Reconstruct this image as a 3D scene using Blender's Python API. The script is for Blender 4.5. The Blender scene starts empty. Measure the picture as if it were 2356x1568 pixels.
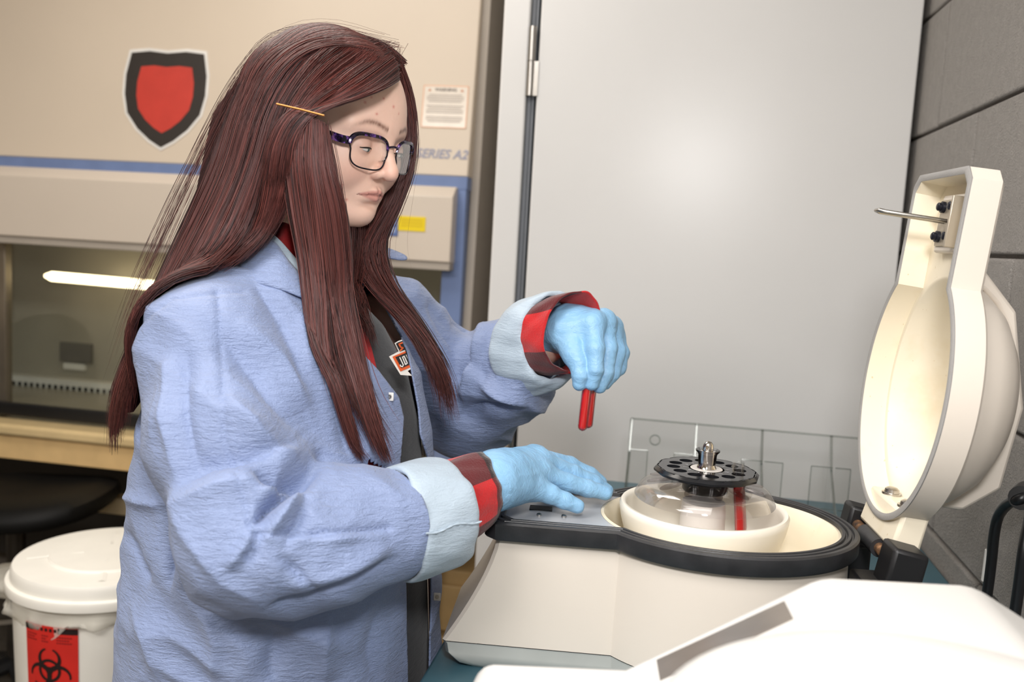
import bpy, bmesh, math, random
import numpy as np
from mathutils import Vector, Matrix

rng = np.random.default_rng(7)
S = bpy.context.scene
COL = S.collection

# ------------------------------------------------------------------ camera
F = 2100.0; CX, CY = 1178.0, 784.0
YAW, PITCH, ROLL = map(math.radians, (9.8, 6.4, 3.2))
CAM = np.array([0.0, 0.0, 1.40])
FW = np.array([-math.sin(YAW)*math.cos(PITCH), math.cos(YAW)*math.cos(PITCH), -math.sin(PITCH)])
_r0 = np.array([math.cos(YAW), math.sin(YAW), 0.0]); _u0 = np.cross(_r0, FW)
RT = _r0*math.cos(ROLL) + _u0*math.sin(ROLL)
UP = -_r0*math.sin(ROLL) + _u0*math.cos(ROLL)
cd = bpy.data.cameras.new('camera'); cam = bpy.data.objects.new('camera', cd); COL.objects.link(cam)
m = Matrix.Identity(4)
for i in range(3):
    m[i][0], m[i][1], m[i][2], m[i][3] = RT[i], UP[i], -FW[i], CAM[i]
cam.matrix_world = m
cd.sensor_width = 36.0; cd.lens = F/2356*36.0; cd.clip_start = 0.05; cd.clip_end = 50
cd.dof.use_dof = True; cd.dof.focus_distance = 1.03; cd.dof.aperture_fstop = 5.0
S.camera = cam

# ------------------------------------------------------------------ light
W = bpy.data.worlds.new('world'); S.world = W; W.use_nodes = True
W.node_tree.nodes['Background'].inputs[0].default_value = (1.0, .93, .84, 1)
W.node_tree.nodes['Background'].inputs[1].default_value = 0.08
def area_light(name, loc, target, size, power, color, sy=None):
    l = bpy.data.lights.new(name, 'AREA'); l.energy = power; l.color = color
    l.shape = 'RECTANGLE' if sy else 'DISK'; l.size = size
    if sy: l.size_y = sy
    o = bpy.data.objects.new(name, l); COL.objects.link(o); o.location = loc
    o.rotation_euler = (Vector(target)-Vector(loc)).to_track_quat('-Z', 'Y').to_euler()
    return o
# flash with a diffuser dome above the camera, one room troffer, two ceiling lights added for bounce and fill
area_light('camera_flash', (0.06, -0.06, 1.74), (0.0, 1.6, 1.25), 0.17, 9.0, (1.0, .985, .98))
area_light('room_and_fill_light', (-1.1, 1.5, 2.66), (-1.1, 1.5, 0), 1.2, 19, (1.0, .93, .85), 0.6)
area_light('room_and_fill_light', (-0.25, -0.1, 2.66), (-0.25, -0.1, 0), 1.2, 21, (1.0, .97, .94), 0.6)  # added to give the light of a flash bounced off the ceiling
area_light('room_and_fill_light', (-1.3, -0.9, 2.66), (-1.3, -0.9, 0), 1.2, 60, (1.0, .965, .93), 0.6)  # unseen fill added behind the camera to brighten from the front
vs = S.view_settings
vs.view_transform = 'Standard'; vs.look = 'None'; vs.gamma = 1.0; vs.exposure = 0.0
S.cycles.max_bounces = 10; S.cycles.transparent_max_bounces = 24
S.cycles.caustics_reflective = False; S.cycles.caustics_refractive = False

# ------------------------------------------------------------------ helpers
def ray(x, y): return FW + RT*(x-CX)/F - UP*(y-CY)/F
def Ud(x, y, d): return CAM + ray(x, y)*d
def Uz(x, y, z): v = ray(x, y); return CAM + v*((z-CAM[2])/v[2])
def Uy(x, y, Y): v = ray(x, y); return CAM + v*(Y/v[1])
def Ux(x, y, X): v = ray(x, y); return CAM + v*(X/v[0])
def project(p):
    q = np.asarray(p, float)-CAM; d = q@FW
    return np.stack([CX+F*(q@RT)/d, CY-F*(q@UP)/d, d], -1)

def srgb(r, g, b):
    f = lambda c: (c/255/12.92 if c/255 <= .04045 else ((c/255+.055)/1.055)**2.4)
    return (f(r), f(g), f(b), 1.0)

class NT:
    """small node helper"""
    def __init__(s, name):
        s.m = bpy.data.materials.new(name); s.m.use_nodes = True; s.t = s.m.node_tree
        s.b = s.t.nodes['Principled BSDF']; s.out = s.t.nodes['Material Output']
    def n(s, typ, **kw):
        x = s.t.nodes.new(typ)
        for k, v in kw.items():
            if k in x.inputs: x.inputs[k].default_value = v
            else: setattr(x, k, v)
        return x
    def l(s, a, b): s.t.links.new(a, b)
    def noise(s, scale, detail=3, rough=.5, vec=None, dist=0):
        x = s.n('ShaderNodeTexNoise'); x.inputs['Scale'].default_value = scale
        x.inputs['Detail'].default_value = detail; x.inputs['Roughness'].default_value = rough
        x.inputs['Distortion'].default_value = dist
        s.l(vec if vec is not None else s.coord(), x.inputs['Vector']); return x.outputs['Fac']
    def coord(s, kind='Object'):
        if not hasattr(s, 'tc'): s.tc = s.n('ShaderNodeTexCoord')
        return s.tc.outputs[kind]
    def mapping(s, vec, scale=(1, 1, 1), rot=(0, 0, 0), loc=(0, 0, 0)):
        x = s.n('ShaderNodeMapping'); x.inputs['Scale'].default_value = scale
        x.inputs['Rotation'].default_value = rot; x.inputs['Location'].default_value = loc
        s.l(vec, x.inputs['Vector']); return x.outputs['Vector']
    def ramp(s, fac, stops, interp='LINEAR'):
        x = s.n('ShaderNodeValToRGB'); cr = x.color_ramp; cr.interpolation = interp
        while len(cr.elements) < len(stops): cr.elements.new(.5)
        for e, (p, c) in zip(cr.elements, stops): e.position = p; e.color = c
        s.l(fac, x.inputs['Fac']); return x.outputs['Color']
    def mix(s, fac, a, b, blend='MIX'):
        x = s.n('ShaderNodeMix', data_type='RGBA', blend_type=blend)
        for i, v in ((0, fac), (6, a), (7, b)):
            if hasattr(v, 'is_linked') or isinstance(v, bpy.types.NodeSocket): s.l(v, x.inputs[i])
            else: x.inputs[i].default_value = v
        return x.outputs[2]
    def math(s, op, a, b=0.0):
        x = s.n('ShaderNodeMath', operation=op)
        for i, v in ((0, a), (1, b)):
            if isinstance(v, bpy.types.NodeSocket): s.l(v, x.inputs[i])
            else: x.inputs[i].default_value = v
        return x.outputs[0]
    def bump(s, h, strength=.3, dist=.002, prev=None):
        x = s.n('ShaderNodeBump'); x.inputs['Strength'].default_value = strength
        x.inputs['Distance'].default_value = dist; s.l(h, x.inputs['Height'])
        if prev is not None: s.l(prev, x.inputs['Normal'])
        s.l(x.outputs['Normal'], s.b.inputs['Normal']); return x.outputs['Normal']
    def base(s, c):
        if isinstance(c, bpy.types.NodeSocket): s.l(c, s.b.inputs['Base Color'])
        else: s.b.inputs['Base Color'].default_value = c
    def set(s, **kw):
        for k, v in kw.items(): s.b.inputs[k.replace('_', ' ')].default_value = v

def simple(name, col, rough=.5, metal=0.0, var=.06, scale=18.0, bump=0.0, bscale=300.0, spec=.5, coat=0.0):
    """plain painted / plastic surface with slight mottling"""
    t = NT(name)
    n = t.noise(scale, 4)
    dark = tuple(c*(1-var) for c in col[:3])+(1,)
    lite = tuple(min(1, c*(1+var)) for c in col[:3])+(1,)
    t.base(t.ramp(n, [(.3, dark), (.7, lite)]))
    t.set(Roughness=rough, Metallic=metal)
    t.b.inputs['Specular IOR Level'].default_value = spec
    t.b.inputs['Coat Weight'].default_value = coat
    if bump: t.bump(t.noise(bscale, 3), bump, .001)
    return t.m

def clear(name, tint=(1, 1, 1), gloss=.08, rough=.02, edge=.35):
    """clear acrylic / glass sheet: see-through with fresnel reflection"""
    t = NT(name); t.t.nodes.remove(t.b)
    tr = t.n('ShaderNodeBsdfTransparent'); tr.inputs[0].default_value = (*tint, 1)
    gl = t.n('ShaderNodeBsdfGlossy'); gl.inputs['Roughness'].default_value = rough
    fr = t.n('ShaderNodeFresnel'); fr.inputs[0].default_value = 1.45
    k = t.math('MULTIPLY_ADD', fr.outputs[0], edge*2); t.t.nodes[-1].inputs[2].default_value = gloss*.3
    mx = t.n('ShaderNodeMixShader'); t.l(k, mx.inputs[0]); t.l(tr.outputs[0], mx.inputs[1]); t.l(gl.outputs[0], mx.inputs[2])
    t.l(mx.outputs[0], t.out.inputs[0]); return t.m

def mesh_obj(name, V, Fc, mat=None, parent=None, smooth=None, loc=None, uv=None, bevel=0, segs=2):
    me = bpy.data.meshes.new(name)
    me.from_pydata([tuple(map(float, v)) for v in V], [], [tuple(map(int, f)) for f in Fc]); me.update()
    if smooth is not None:
        me.polygons.foreach_set('use_smooth', [True]*len(me.polygons))
        if smooth < 180: me.set_sharp_from_angle(angle=math.radians(smooth))
    o = bpy.data.objects.new(name, me); COL.objects.link(o)
    if mat: me.materials.append(mat)
    if parent: o.parent = parent
    if loc is not None: o.location = loc
    if bevel:
        b = o.modifiers.new('bevel', 'BEVEL'); b.width = bevel; b.segments = segs; b.limit_method = 'ANGLE'; b.harden_normals = False
        me.polygons.foreach_set('use_smooth', [True]*len(me.polygons)); me.set_sharp_from_angle(angle=math.radians(50))
    return o

def big_mesh(name, V, T, mat=None, parent=None, smooth=True):
    """fast numpy mesh of triangles or quads"""
    V = np.ascontiguousarray(V, np.float32); T = np.ascontiguousarray(T, np.int32); k = T.shape[1]
    me = bpy.data.meshes.new(name)
    me.vertices.add(len(V)); me.vertices.foreach_set('co', V.ravel())
    me.loops.add(T.size); me.loops.foreach_set('vertex_index', T.ravel())
    me.polygons.add(len(T)); me.polygons.foreach_set('loop_start', np.arange(0, T.size, k, dtype=np.int32))
    me.polygons.foreach_set('loop_total', np.full(len(T), k, np.int32))
    if smooth: me.polygons.foreach_set('use_smooth', np.ones(len(T), bool))
    me.update(calc_edges=True); me.validate()
    o = bpy.data.objects.new(name, me); COL.objects.link(o)
    if mat: me.materials.append(mat)
    if parent: o.parent = parent
    return o

def vcol(o, name, C):
    a = o.data.color_attributes.new(name, 'FLOAT_COLOR', 'POINT')
    C = np.asarray(C, np.float32)
    if C.shape[1] == 3: C = np.c_[C, np.ones(len(C), np.float32)]
    a.data.foreach_set('color', np.ascontiguousarray(C).ravel())

class MB:
    def __init__(s): s.V = []; s.F = []
    def add(s, V, Fc):
        k = len(s.V); s.V += [tuple(v) for v in V]; s.F += [tuple(i+k for i in f) for f in Fc]; return s
    def box(s, a, b):
        (x0, y0, z0), (x1, y1, z1) = a, b
        V = [(x0,y0,z0),(x1,y0,z0),(x1,y1,z0),(x0,y1,z0),(x0,y0,z1),(x1,y0,z1),(x1,y1,z1),(x0,y1,z1)]
        return s.add(V, [(0,3,2,1),(4,5,6,7),(0,1,5,4),(1,2,6,5),(2,3,7,6),(3,0,4,7)])
    def hexa(s, bot, top):
        return s.add(list(bot)+list(top), [(0,3,2,1),(4,5,6,7),(0,1,5,4),(1,2,6,5),(2,3,7,6),(3,0,4,7)])
    def lathe(s, prof, n=48, c=(0, 0, 0), sx=1, sy=1, closed=False):
        V = []; Fc = []; k = len(prof)
        for i in range(n):
            a = 2*math.pi*i/n
            for r, z in prof: V.append((c[0]+r*math.cos(a)*sx, c[1]+r*math.sin(a)*sy, c[2]+z))
        for i in range(n):
            j = (i+1) % n
            for q in range(k if closed else k-1):
                w = (q+1) % k
                Fc.append((i*k+q, j*k+q, j*k+w, i*k+w))
        return s.add(V, Fc)
    def tube(s, pts, rad, n=10, cap=True, flat=None):
        P = np.array(pts, float); m_ = len(P)
        rad = np.broadcast_to(np.asarray(rad, float), (m_,))
        T = np.gradient(P, axis=0); T /= np.linalg.norm(T, axis=1)[:, None]+1e-9
        ref = np.array([0, 0, 1.0]) if abs(T[0][2]) < .9 else np.array([1.0, 0, 0])
        N = np.cross(T[0], ref); N /= np.linalg.norm(N); V = []; Fc = []
        for i in range(m_):
            N = N-T[i]*(N@T[i]); N /= np.linalg.norm(N)+1e-12; B = np.cross(T[i], N)
            for j in range(n):
                a = 2*math.pi*j/n; V.append(P[i]+rad[i]*(math.cos(a)*N+(flat or 1)*math.sin(a)*B))
        for i in range(m_-1):
            for j in range(n):
                k2 = (j+1) % n; Fc.append((i*n+j, i*n+k2, (i+1)*n+k2, (i+1)*n+j))
        if cap: Fc.append(tuple(range(n-1, -1, -1))); Fc.append(tuple((m_-1)*n+j for j in range(n)))
        return s.add(V, Fc)
    def cyl(s, p, q, r0, r1=None, n=20): return s.tube([p, q], [r0, r1 if r1 is not None else r0], n)
    def prism(s, poly, fn0, fn1):
        """polygon (list of 2D) mapped by fn0 / fn1 to two 3D faces"""
        n = len(poly); V = [fn0(*p) for p in poly]+[fn1(*p) for p in poly]
        Fc = [tuple(range(n-1, -1, -1)), tuple(range(n, 2*n))]+[(i, (i+1) % n, n+(i+1) % n, n+i) for i in range(n)]
        return s.add(V, Fc)
    def build(s, name, mat, parent=None, smooth=40, bevel=0, loc=None, segs=2):
        o = mesh_obj(name, s.V, s.F, mat, parent, smooth, loc, None, bevel, segs)
        bm = bmesh.new(); bm.from_mesh(o.data); bmesh.ops.recalc_face_normals(bm, faces=bm.faces); bm.to_mesh(o.data); bm.free()
        return o

def tag(o, label=None, cat=None, group=None, kind=None):
    for k, v in (('label', label), ('category', cat), ('group', group), ('kind', kind)):
        if v: o[k] = v
    return o
def thing(name, label, cat, loc=(0, 0, 0), rz=0, group=None):
    o = bpy.data.objects.new(name, None); COL.objects.link(o); o.location = loc; o.rotation_euler = (0, 0, rz)
    o.empty_display_size = .05
    return tag(o, label, cat, group)
def struct(o): o['kind'] = 'structure'; return o

def text_part(name, txt, mat, parent, size, mtx, shear=0, bold=0, align='CENTER', depth=.0004, xs=1.0):
    """flat lettering as a thin mesh; mtx maps text x,y to the sheet it is printed on"""
    cu = bpy.data.curves.new('t', 'FONT'); cu.body = txt; cu.size = size; cu.align_x = align; cu.align_y = 'CENTER'
    cu.shear = shear; cu.offset = bold; cu.extrude = depth; cu.resolution_u = 3
    to = bpy.data.objects.new('t', cu); COL.objects.link(to)
    dg = bpy.context.evaluated_depsgraph_get(); dg.update()
    me = bpy.data.meshes.new_from_object(to.evaluated_get(dg)); bpy.data.objects.remove(to)
    me.transform(Matrix.Diagonal((xs, 1, 1, 1))); me.transform(mtx)
    me.name = name; me.materials.clear(); me.materials.append(mat)
    o = bpy.data.objects.new(name, me); COL.objects.link(o); o.parent = parent; return o
def frame(o, x, y):
    """matrix from origin and two direction vectors"""
    x = Vector(x).normalized(); z = x.cross(Vector(y)).normalized(); y = z.cross(x)
    return Matrix(((x[0], y[0], z[0], o[0]), (x[1], y[1], z[1], o[1]), (x[2], y[2], z[2], o[2]), (0, 0, 0, 1)))

# ------------------------------------------------------------------ the room
XW, YB, ZC, BZ = 0.44, 3.05, 2.70, 0.93       # right wall, back wall, ceiling, bench top
M = {}
def wall_mat(name, col):
    t = NT(name); v = t.coord()
    n = t.noise(300, 4, .75, v); n2 = t.noise(60, 4, .6, v)
    t.base(t.mix(t.math('ADD', t.math('MULTIPLY', n2, .4), t.math('MULTIPLY', n, .6)), tuple(c*.55 for c in col[:3])+(1,), tuple(c*1.45 for c in col[:3])+(1,)))
    h = t.math('ADD', n, t.math('MULTIPLY', n2, .8)); t.bump(h, 1.0, .010); t.set(Roughness=.6); return t.m
M['block'] = wall_mat('painted_block', srgb(192, 186, 180))
M['joint'] = wall_mat('painted_joint', srgb(180, 174, 168))
M['plaster'] = simple('plaster', srgb(196, 186, 170), .8, bump=.2)
M['backpaint'] = simple('grey_wall_paint', srgb(120, 112, 104), .8)
M['ceil'] = simple('ceiling_tile', srgb(225, 222, 214), .9, bump=.3)
M['floor'] = simple('vinyl_floor', srgb(96, 90, 82), .35, var=.2, scale=30)
def plane_box(name, a, b, mat): return struct(MB().box(a, b).build(name, mat, smooth=None))
XL, YF = -3.2, -2.6
plane_box('floor', (XL-.1, YF-.1, -.1), (XW+.3, YB+.1, 0), M['floor'])
plane_box('ceiling', (XL-.1, YF-.1, ZC), (XW+.3, YB+.1, ZC+.1), M['ceil'])
plane_box('wall_back', (XL-.1, YB, 0), (XW+.3, YB+.1, ZC), M['backpaint'])
plane_box('wall_left', (XL-.1, YF, 0), (XL, YB, ZC), M['plaster'])
plane_box('wall_front', (XL-.1, YF-.1, 0), (XW+.3, YF, ZC), M['plaster'])
# right wall: concrete blocks laid in running bond with tooled joints
wr = struct(MB().box((XW+.012, YF, 0), (XW+.2, YB, ZC)).build('wall_right', M['joint'], smooth=None))
CH = Ux(2144, 300, XW)[2]-Ux(2144, 585, XW)[2]; z585 = Ux(2144, 585, XW)[2]
BL = 2*CH; GAP = .0055
yj0 = Ux(2158, 275, XW)[1]                    # a head joint in the course above z585+CH
bmesh_block = MB().box((0, GAP/2, GAP/2), (.03, BL-GAP/2, CH-GAP/2))
bo = bmesh_block.build('concrete_block', M['block'], wr, smooth=40, bevel=.004)
blk_me = bo.data; first = True
for k in range(-3, 4):
    zb = z585+k*CH
    if zb < .55 or zb > 2.4: continue
    off = yj0 if k % 2 == 1 else yj0-BL/2+.0
    for j in range(-8, 6):
        y0 = off+j*BL
        if y0+BL < .35 or y0 > 2.1: continue
        if first: o = bo; first = False
        else:
            o = bo.copy(); COL.objects.link(o); o.parent = wr
        o.location = (XW+rng.uniform(0, .0012), y0, zb)

# ------------------------------------------------------------------ bench
M['teal'] = simple('teal_laminate', srgb(64, 98, 110), .35, var=.10, scale=8)
M['benchbody'] = simple('bench_body', srgb(150, 130, 100), .6)
XBL = Uz(1018, 1474, BZ)[0]
bench = thing('lab_bench', 'teal laminate topped lab bench running along the block wall', 'bench', (XW-.35, .9, 0))
def child_box(name, a, b, mat, par, bevel=.002):
    l = np.array(par.location); return MB().box(np.array(a)-l, np.array(b)-l).build(name, mat, par, bevel=bevel)
child_box('worktop', (XBL, .05, BZ-.035), (XW-.004, 1.80, BZ), M['teal'], bench, .004)
child_box('bench_body', (XBL+.05, .08, .10), (XW-.01, 1.78, BZ-.035), M['benchbody'], bench)
child_box('plinth', (XBL+.10, .10, .0), (XW-.01, 1.78, .10), simple('dark_plinth', srgb(40, 38, 36), .6), bench)

# ------------------------------------------------------------------ tall white cabinet
M['cabinet'] = simple('cabinet_enamel', srgb(222, 221, 219), .30, var=.012, scale=5, bump=.04, bscale=90, spec=.38)
M['steel'] = simple('brushed_steel', srgb(190, 186, 180), .28, 1.0)
M['rubber'] = simple('grey_rubber', srgb(108, 112, 118), .45)
M['gapshade'] = simple('gap_shade', srgb(38, 40, 44), .6)
YC = 1.90
cl = Uy(1150, 200, YC)[0]; hx = Uy(1212, 300, YC)[0]; cr_ = Uy(2106, 200, YC)[0]
cab = thing('storage_cabinet', 'tall white enamelled steel cabinet with closed door behind the bench', 'cabinet', (cl, YC, 0))
child_box('cabinet_body', (cl+.004, YC+.022, .0), (cr_-.003, YB-.1, 2.3), M['cabinet'], cab)
child_box('stile', (cl, YC, .02), (hx-.006, YC+.03, 2.28), M['cabinet'], cab, .004)
for i, (a, b, c) in enumerate(((-.005, .004, .012), (.0055, .0105, .007), (.012, .016, .013))):
    child_box('gasket_and_gap_shade', (hx+a, YC+c, .02), (hx+b, YC+.03, 2.28), M['rubber' if i != 2 else 'gapshade'], cab, .001)  # last strip is dark paint for the shade in the door gap
door = child_box('door', (hx+.017, YC-.006, .02), (cr_, YC+.022, 2.28), M['cabinet'], cab, .003)
zt = Uy(1217, 62, YC)[2]; zm = Uy(1217, 139, YC)[2]; zb_ = Uy(1212, 221, YC)[2]
hl = zt-zb_
for zz in (zt, Uy(1173, 958, YC)[2]):
    hg = MB()
    hg.cyl((hx+.002-cl, -.004, zz-hl), (hx+.002-cl, -.004, zz-hl/2-.0015), .0085).cyl((hx+.002-cl, -.004, zz-hl/2+.0015), (hx+.002-cl, -.004, zz), .0085)
    hg.cyl((hx+.002-cl, -.004, zz-hl), (hx+.002-cl, -.004, zz), .006).box((hx+.008-cl, -.008, zz-hl), (hx+.0185-cl, .0, zz-hl/2))
    hg.build('hinge', M['steel'], cab)

# ------------------------------------------------------------------ biosafety cabinet
M['cream'] = simple('cream_enamel', srgb(214, 200, 182), .38, var=.02, scale=3, bump=.05)
M['cream2'] = simple('cream_enamel_fascia', srgb(214, 202, 188), .36, var=.02, scale=3)
M['blue'] = simple('blue_trim', srgb(112, 132, 176), .45)
M['bscgrey'] = simple('grey_side_panel', srgb(172, 163, 152), .55, var=.03)
M['steel2'] = simple('hood_stainless', srgb(178, 172, 160), .35, .25, var=.10, scale=4)
M['ledge'] = simple('tan_ledge', srgb(236, 200, 142), .5)
M['tan'] = simple('tan_cabinet', srgb(160, 132, 88), .6, var=.08)
M['black'] = simple('black_plastic', srgb(22, 22, 24), .45)
M['white'] = simple('white_plastic', srgb(232, 230, 226), .35)
YH = 2.42
bR = Uy(1077, 400, YH)[0]; bL = bR-2.05
zs1 = Uy(1074, 407, YH)[2]; zs0 = Uy(1060, 428, YH)[2]        # stripe
bsc = thing('biosafety_cabinet', 'cream biosafety cabinet hood with blue trim and glass sash', 'lab hood', ((bL+bR)/2, YH, 0))
o0 = np.array(bsc.location)
def L(p): return tuple(np.asarray(p, float)-o0)
ztop = 2.15; lean = (ztop-zs1)*math.tan(math.radians(6.5))
b = MB(); b.hexa([L((bL, YH, zs1)), L((bR, YH, zs1)), L((bR, YB-.05, zs1)), L((bL, YB-.05, zs1))],
                 [L((bL, YH+lean, ztop)), L((bR, YH+lean, ztop)), L((bR, YB-.05, ztop)), L((bL, YB-.05, ztop))])
b.build('upper_panel', M['cream'], bsc, bevel=.004)
# side cheeks, grey, full height
for nm, x0, x1 in (('side_panel', bR-.001, bR+.022), ('side_panel', bL-.022, bL+.001)):
    b = MB(); b.hexa([L((x0, YH+.01, .82)), L((x1, YH+.01, .82)), L((x1, YB-.04, .82)), L((x0, YB-.04, .82))],
                     [L((x0, YH+.012+lean, ztop)), L((x1, YH+.012+lean, ztop)), L((x1, YB-.04, ztop)), L((x0, YB-.04, ztop))])
    b.build(nm, M['bscgrey'], bsc)
child_box('trim_stripe', (bL, YH-.004, zs0-.01), (bR, YH+.05, zs1), M['blue'], bsc)
jx = Uy(1040, 520, YH-.05)[0]
zf0 = Uy(1000, 602, YH-.055)[2]; zf1 = zs0-.004
zl1 = Uy(1000, 1072, YH-.06)[2]; zl0 = Uy(50, 1053, YH-.06)[2]
child_box('blue_jamb', (jx-.035, YH-.003, zl1), (bR-.002, YH+.04, zs0), M['blue'], bsc)
child_box('blue_jamb', (bL, YH-.003, zl1), (bL+.09, YH+.04, zs0), M['blue'], bsc)
b = MB(); yf = YH-.055
b.prism([(yf, zf0), (YH+.03, zf0-.004), (YH+.03, zf1), (YH-.02, zf1), (yf, zf1-.028)], lambda y, z: L((bL+.05, y, z)), lambda y, z: L((jx, y, z)))
b.build('fascia', M['cream2'], bsc, bevel=.003)
child_box('fascia_lip', (bL+.05, yf+.006, zf0-.022), (jx-.002, YH+.02, zf0-.0005), M['bscgrey'], bsc)
# hood interior
yi = YB-.10
child_box('interior_back', (bL+.09, yi, zl1), (jx-.035, yi+.01, zf1), M['steel2'], bsc)
for x0 in (bL+.08, jx-.04): child_box('interior_side', (x0, YH+.04, zl1), (x0+.008, yi, zf1), M['steel2'], bsc)
child_box('interior_top', (bL+.08, YH+.03, zf1-.03), (jx-.03, yi, zf1), M['bscgrey'], bsc)
child_box('work_surface', (bL+.08, YH+.01, zl1-.012), (jx-.03, yi, zl1), M['steel2'], bsc)
zg = Uy(130, 880, yi-.05)[2]
gr = child_box('exhaust_grille', (bL+.09, yi-.05, zg-.035), (jx-.05, yi, zg+.012), M['white'], bsc)
sl = MB(); x = bL+.12
while x < jx-.07:
    sl.box(np.array(L((x, yi-.0512, zg-.022)))-0, np.array(L((x+.014, yi-.0495, zg-.008)))); x += .024
gs = sl.build('slots', M['black'], gr, smooth=None); gs.location = (0, 0, 0); gs['kind'] = 'stuff'
child_box('sash_glass', (bL+.09, YH+.035, zg-.05), (jx-.036, YH+.041, zf0+.02), clear('sash_glass', (.93, .95, .93), .05, .03, .25), bsc, 0)
sx = Uy(9, 700, YH+.03)[0]
child_box('sash_post', (sx-.012, YH+.02, zl1), (sx+.012, YH+.05, zf0), simple('anodised_post', srgb(132, 122, 108), .35, .6), bsc)
child_box('sash_rail', (bL+.09, YH+.028, zg-.052), (jx-.036, YH+.046, zg-.035), M['steel'], bsc)
child_box('arm_rest', (bL+.09, YH-.01, zl1+.01), (jx-.036, YH+.012, zl1+.05), M['black'], bsc, .006)
# lit lamp inside the hood
lamp_m = NT('hood_lamp'); lamp_m.b.inputs['Emission Color'].default_value = (1, .80, .50, 1); lamp_m.b.inputs['Emission Strength'].default_value = 6.0
lp0 = Uy(104, 634, yi-.2); lp1 = Uy(352, 656, yi-.2)
b = MB(); b.tube([L(lp0), L(lp0+(lp1-lp0)*.06), L(lp0+(lp1-lp0)*2.0), L(lp0+(lp1-lp0)*2.05)], [.006, .016, .016, .006], 12)
b.build('lamp_tube', lamp_m.m, bsc)
for nm, q0, q1, mm in (('data_plate', (137, 786), (209, 836), simple('grey_plate', srgb(112, 108, 104), .4)), ('small_label', (146, 834), (194, 852), M['white'])):
    p0 = Uy(*q0, yi-.012); p1 = Uy(*q1, yi-.012); child_box(nm, (p0[0], yi-.012, min(p0[2], p1[2])), (p1[0], yi, max(p0[2], p1[2])), mm, bsc, 0)
child_box('front_ledge', (bL, YH-.075, zl1-.035), (bR, YH+.02, zl1), simple('cream_ledge', srgb(226, 200, 150), .4), bsc, .01)
child_box('ledge_face', (bL+.02, YH-.06, zl0-.006), (bR-.01, YH+.02, zl1-.035), M['ledge'], bsc)
child_box('hood_base', (bL, YH+.02, zl0), (bR, YB-.05, zl1-.012), M['ledge'], bsc)
# stand
sd = simple('stand_paint', srgb(204, 186, 150), .5)
zc1 = Uy(1080, 1238, YH+.0)[2]
child_box('stand_rail', (bL+.05, YH+.0, zc1-.05), (bR-.02, YH+.05, zc1), sd, bsc)
for x in (bL+.05, bR-.10): child_box('stand_leg', (x, YH+.05, .0), (x+.05, YH+.1, zl0), M['bscgrey'], bsc)
for x in (bL+.05, bR-.10): child_box('stand_leg', (x, YB-.16, .0), (x+.05, YB-.11, zl0), M['bscgrey'], bsc)
zt2 = Uy(1075, 1322, YH+.1)[2]
tcab = thing('drawer_unit', 'low tan drawer unit standing under the hood next to the bench', 'drawer unit', (bR-.25, YH+.3, 0))
child_box('unit_body', (bR-.5, YH+.12, .05), (cl-.02, YB-.2, zt2), M['tan'], tcab)
for k in range(2):
    dz0 = .08+k*(zt2-.1)/2
    dr = child_box('drawer_front', (bR-.48, YH+.10, dz0), (cl-.03, YH+.12, dz0+(zt2-.1)/2-.02), M['tan'], tcab, .003)
    hb = MB().box((-.05, YH+.085-tcab.location[1], dz0+.1), (.07, YH+.10-tcab.location[1], dz0+.115)); hb.build('pull', M['steel'], dr)
child_box('plinth', (bR-.48, YH+.15, 0), (cl-.03, YB-.22, .05), M['black'], tcab)
# dark sheet added under the hood, its colour standing in for a shaded void
child_box('void_shade_sheet', (bL+.02, YB-.10, .12), (bR-.0, YB-.08, zl0), simple('void_shade', srgb(52, 48, 44), .6), bsc)

# things stuck on the hood
def on_front(px, py, off=.001):
    """point on the slanted upper panel"""
    Y = YH
    for _ in range(4):
        p = Uy(px, py, Y); Y = YH+(p[2]-zs1)*math.tan(math.radians(6.5)) if p[2] > zs1 else YH
    return p+np.array([0, -off, 0])
slant = Vector((0, math.tan(math.radians(6.5)), 1)).normalized()
# emblem sticker: plain two-tone shield in the sticker's size and colours
c = on_front(379, 229); sw = abs(on_front(478, 229)[0]-on_front(281, 229)[0])/2; sh = sw*1.10
em = thing('emblem_sticker', 'red and black shield-shaped sticker with white edge on the cream hood', 'sticker', c)
def shield(k): return [(x*sw*k, z*sh*k) for x, z in ((-.9, .96), (-.45, 1), (0, .96), (.45, 1), (.9, .96), (1, .5), (1, .1), (.9, -.3), (.62, -.62), (.3, -.85), (0, -1), (-.3, -.85), (-.62, -.62), (-.9, -.3), (-1, .1), (-1, .5))]
E_ = Matrix.Identity(3)
for nm, k, d, mm in (('white_border', 1.0, .0010, M['white']), ('black_field', .94, .0016, simple('sticker_black', srgb(48, 42, 38), .5)), ('red_field', .66, .0022, simple('sticker_red', srgb(200, 62, 50), .5))):
    pl = shield(k)
    MB().prism(pl, lambda x, z: (x, z*slant[1]-d, z*slant[2]), lambda x, z: (x, z*slant[1]+.0005, z*slant[2])).build(nm, mm, em, smooth=None)
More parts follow.
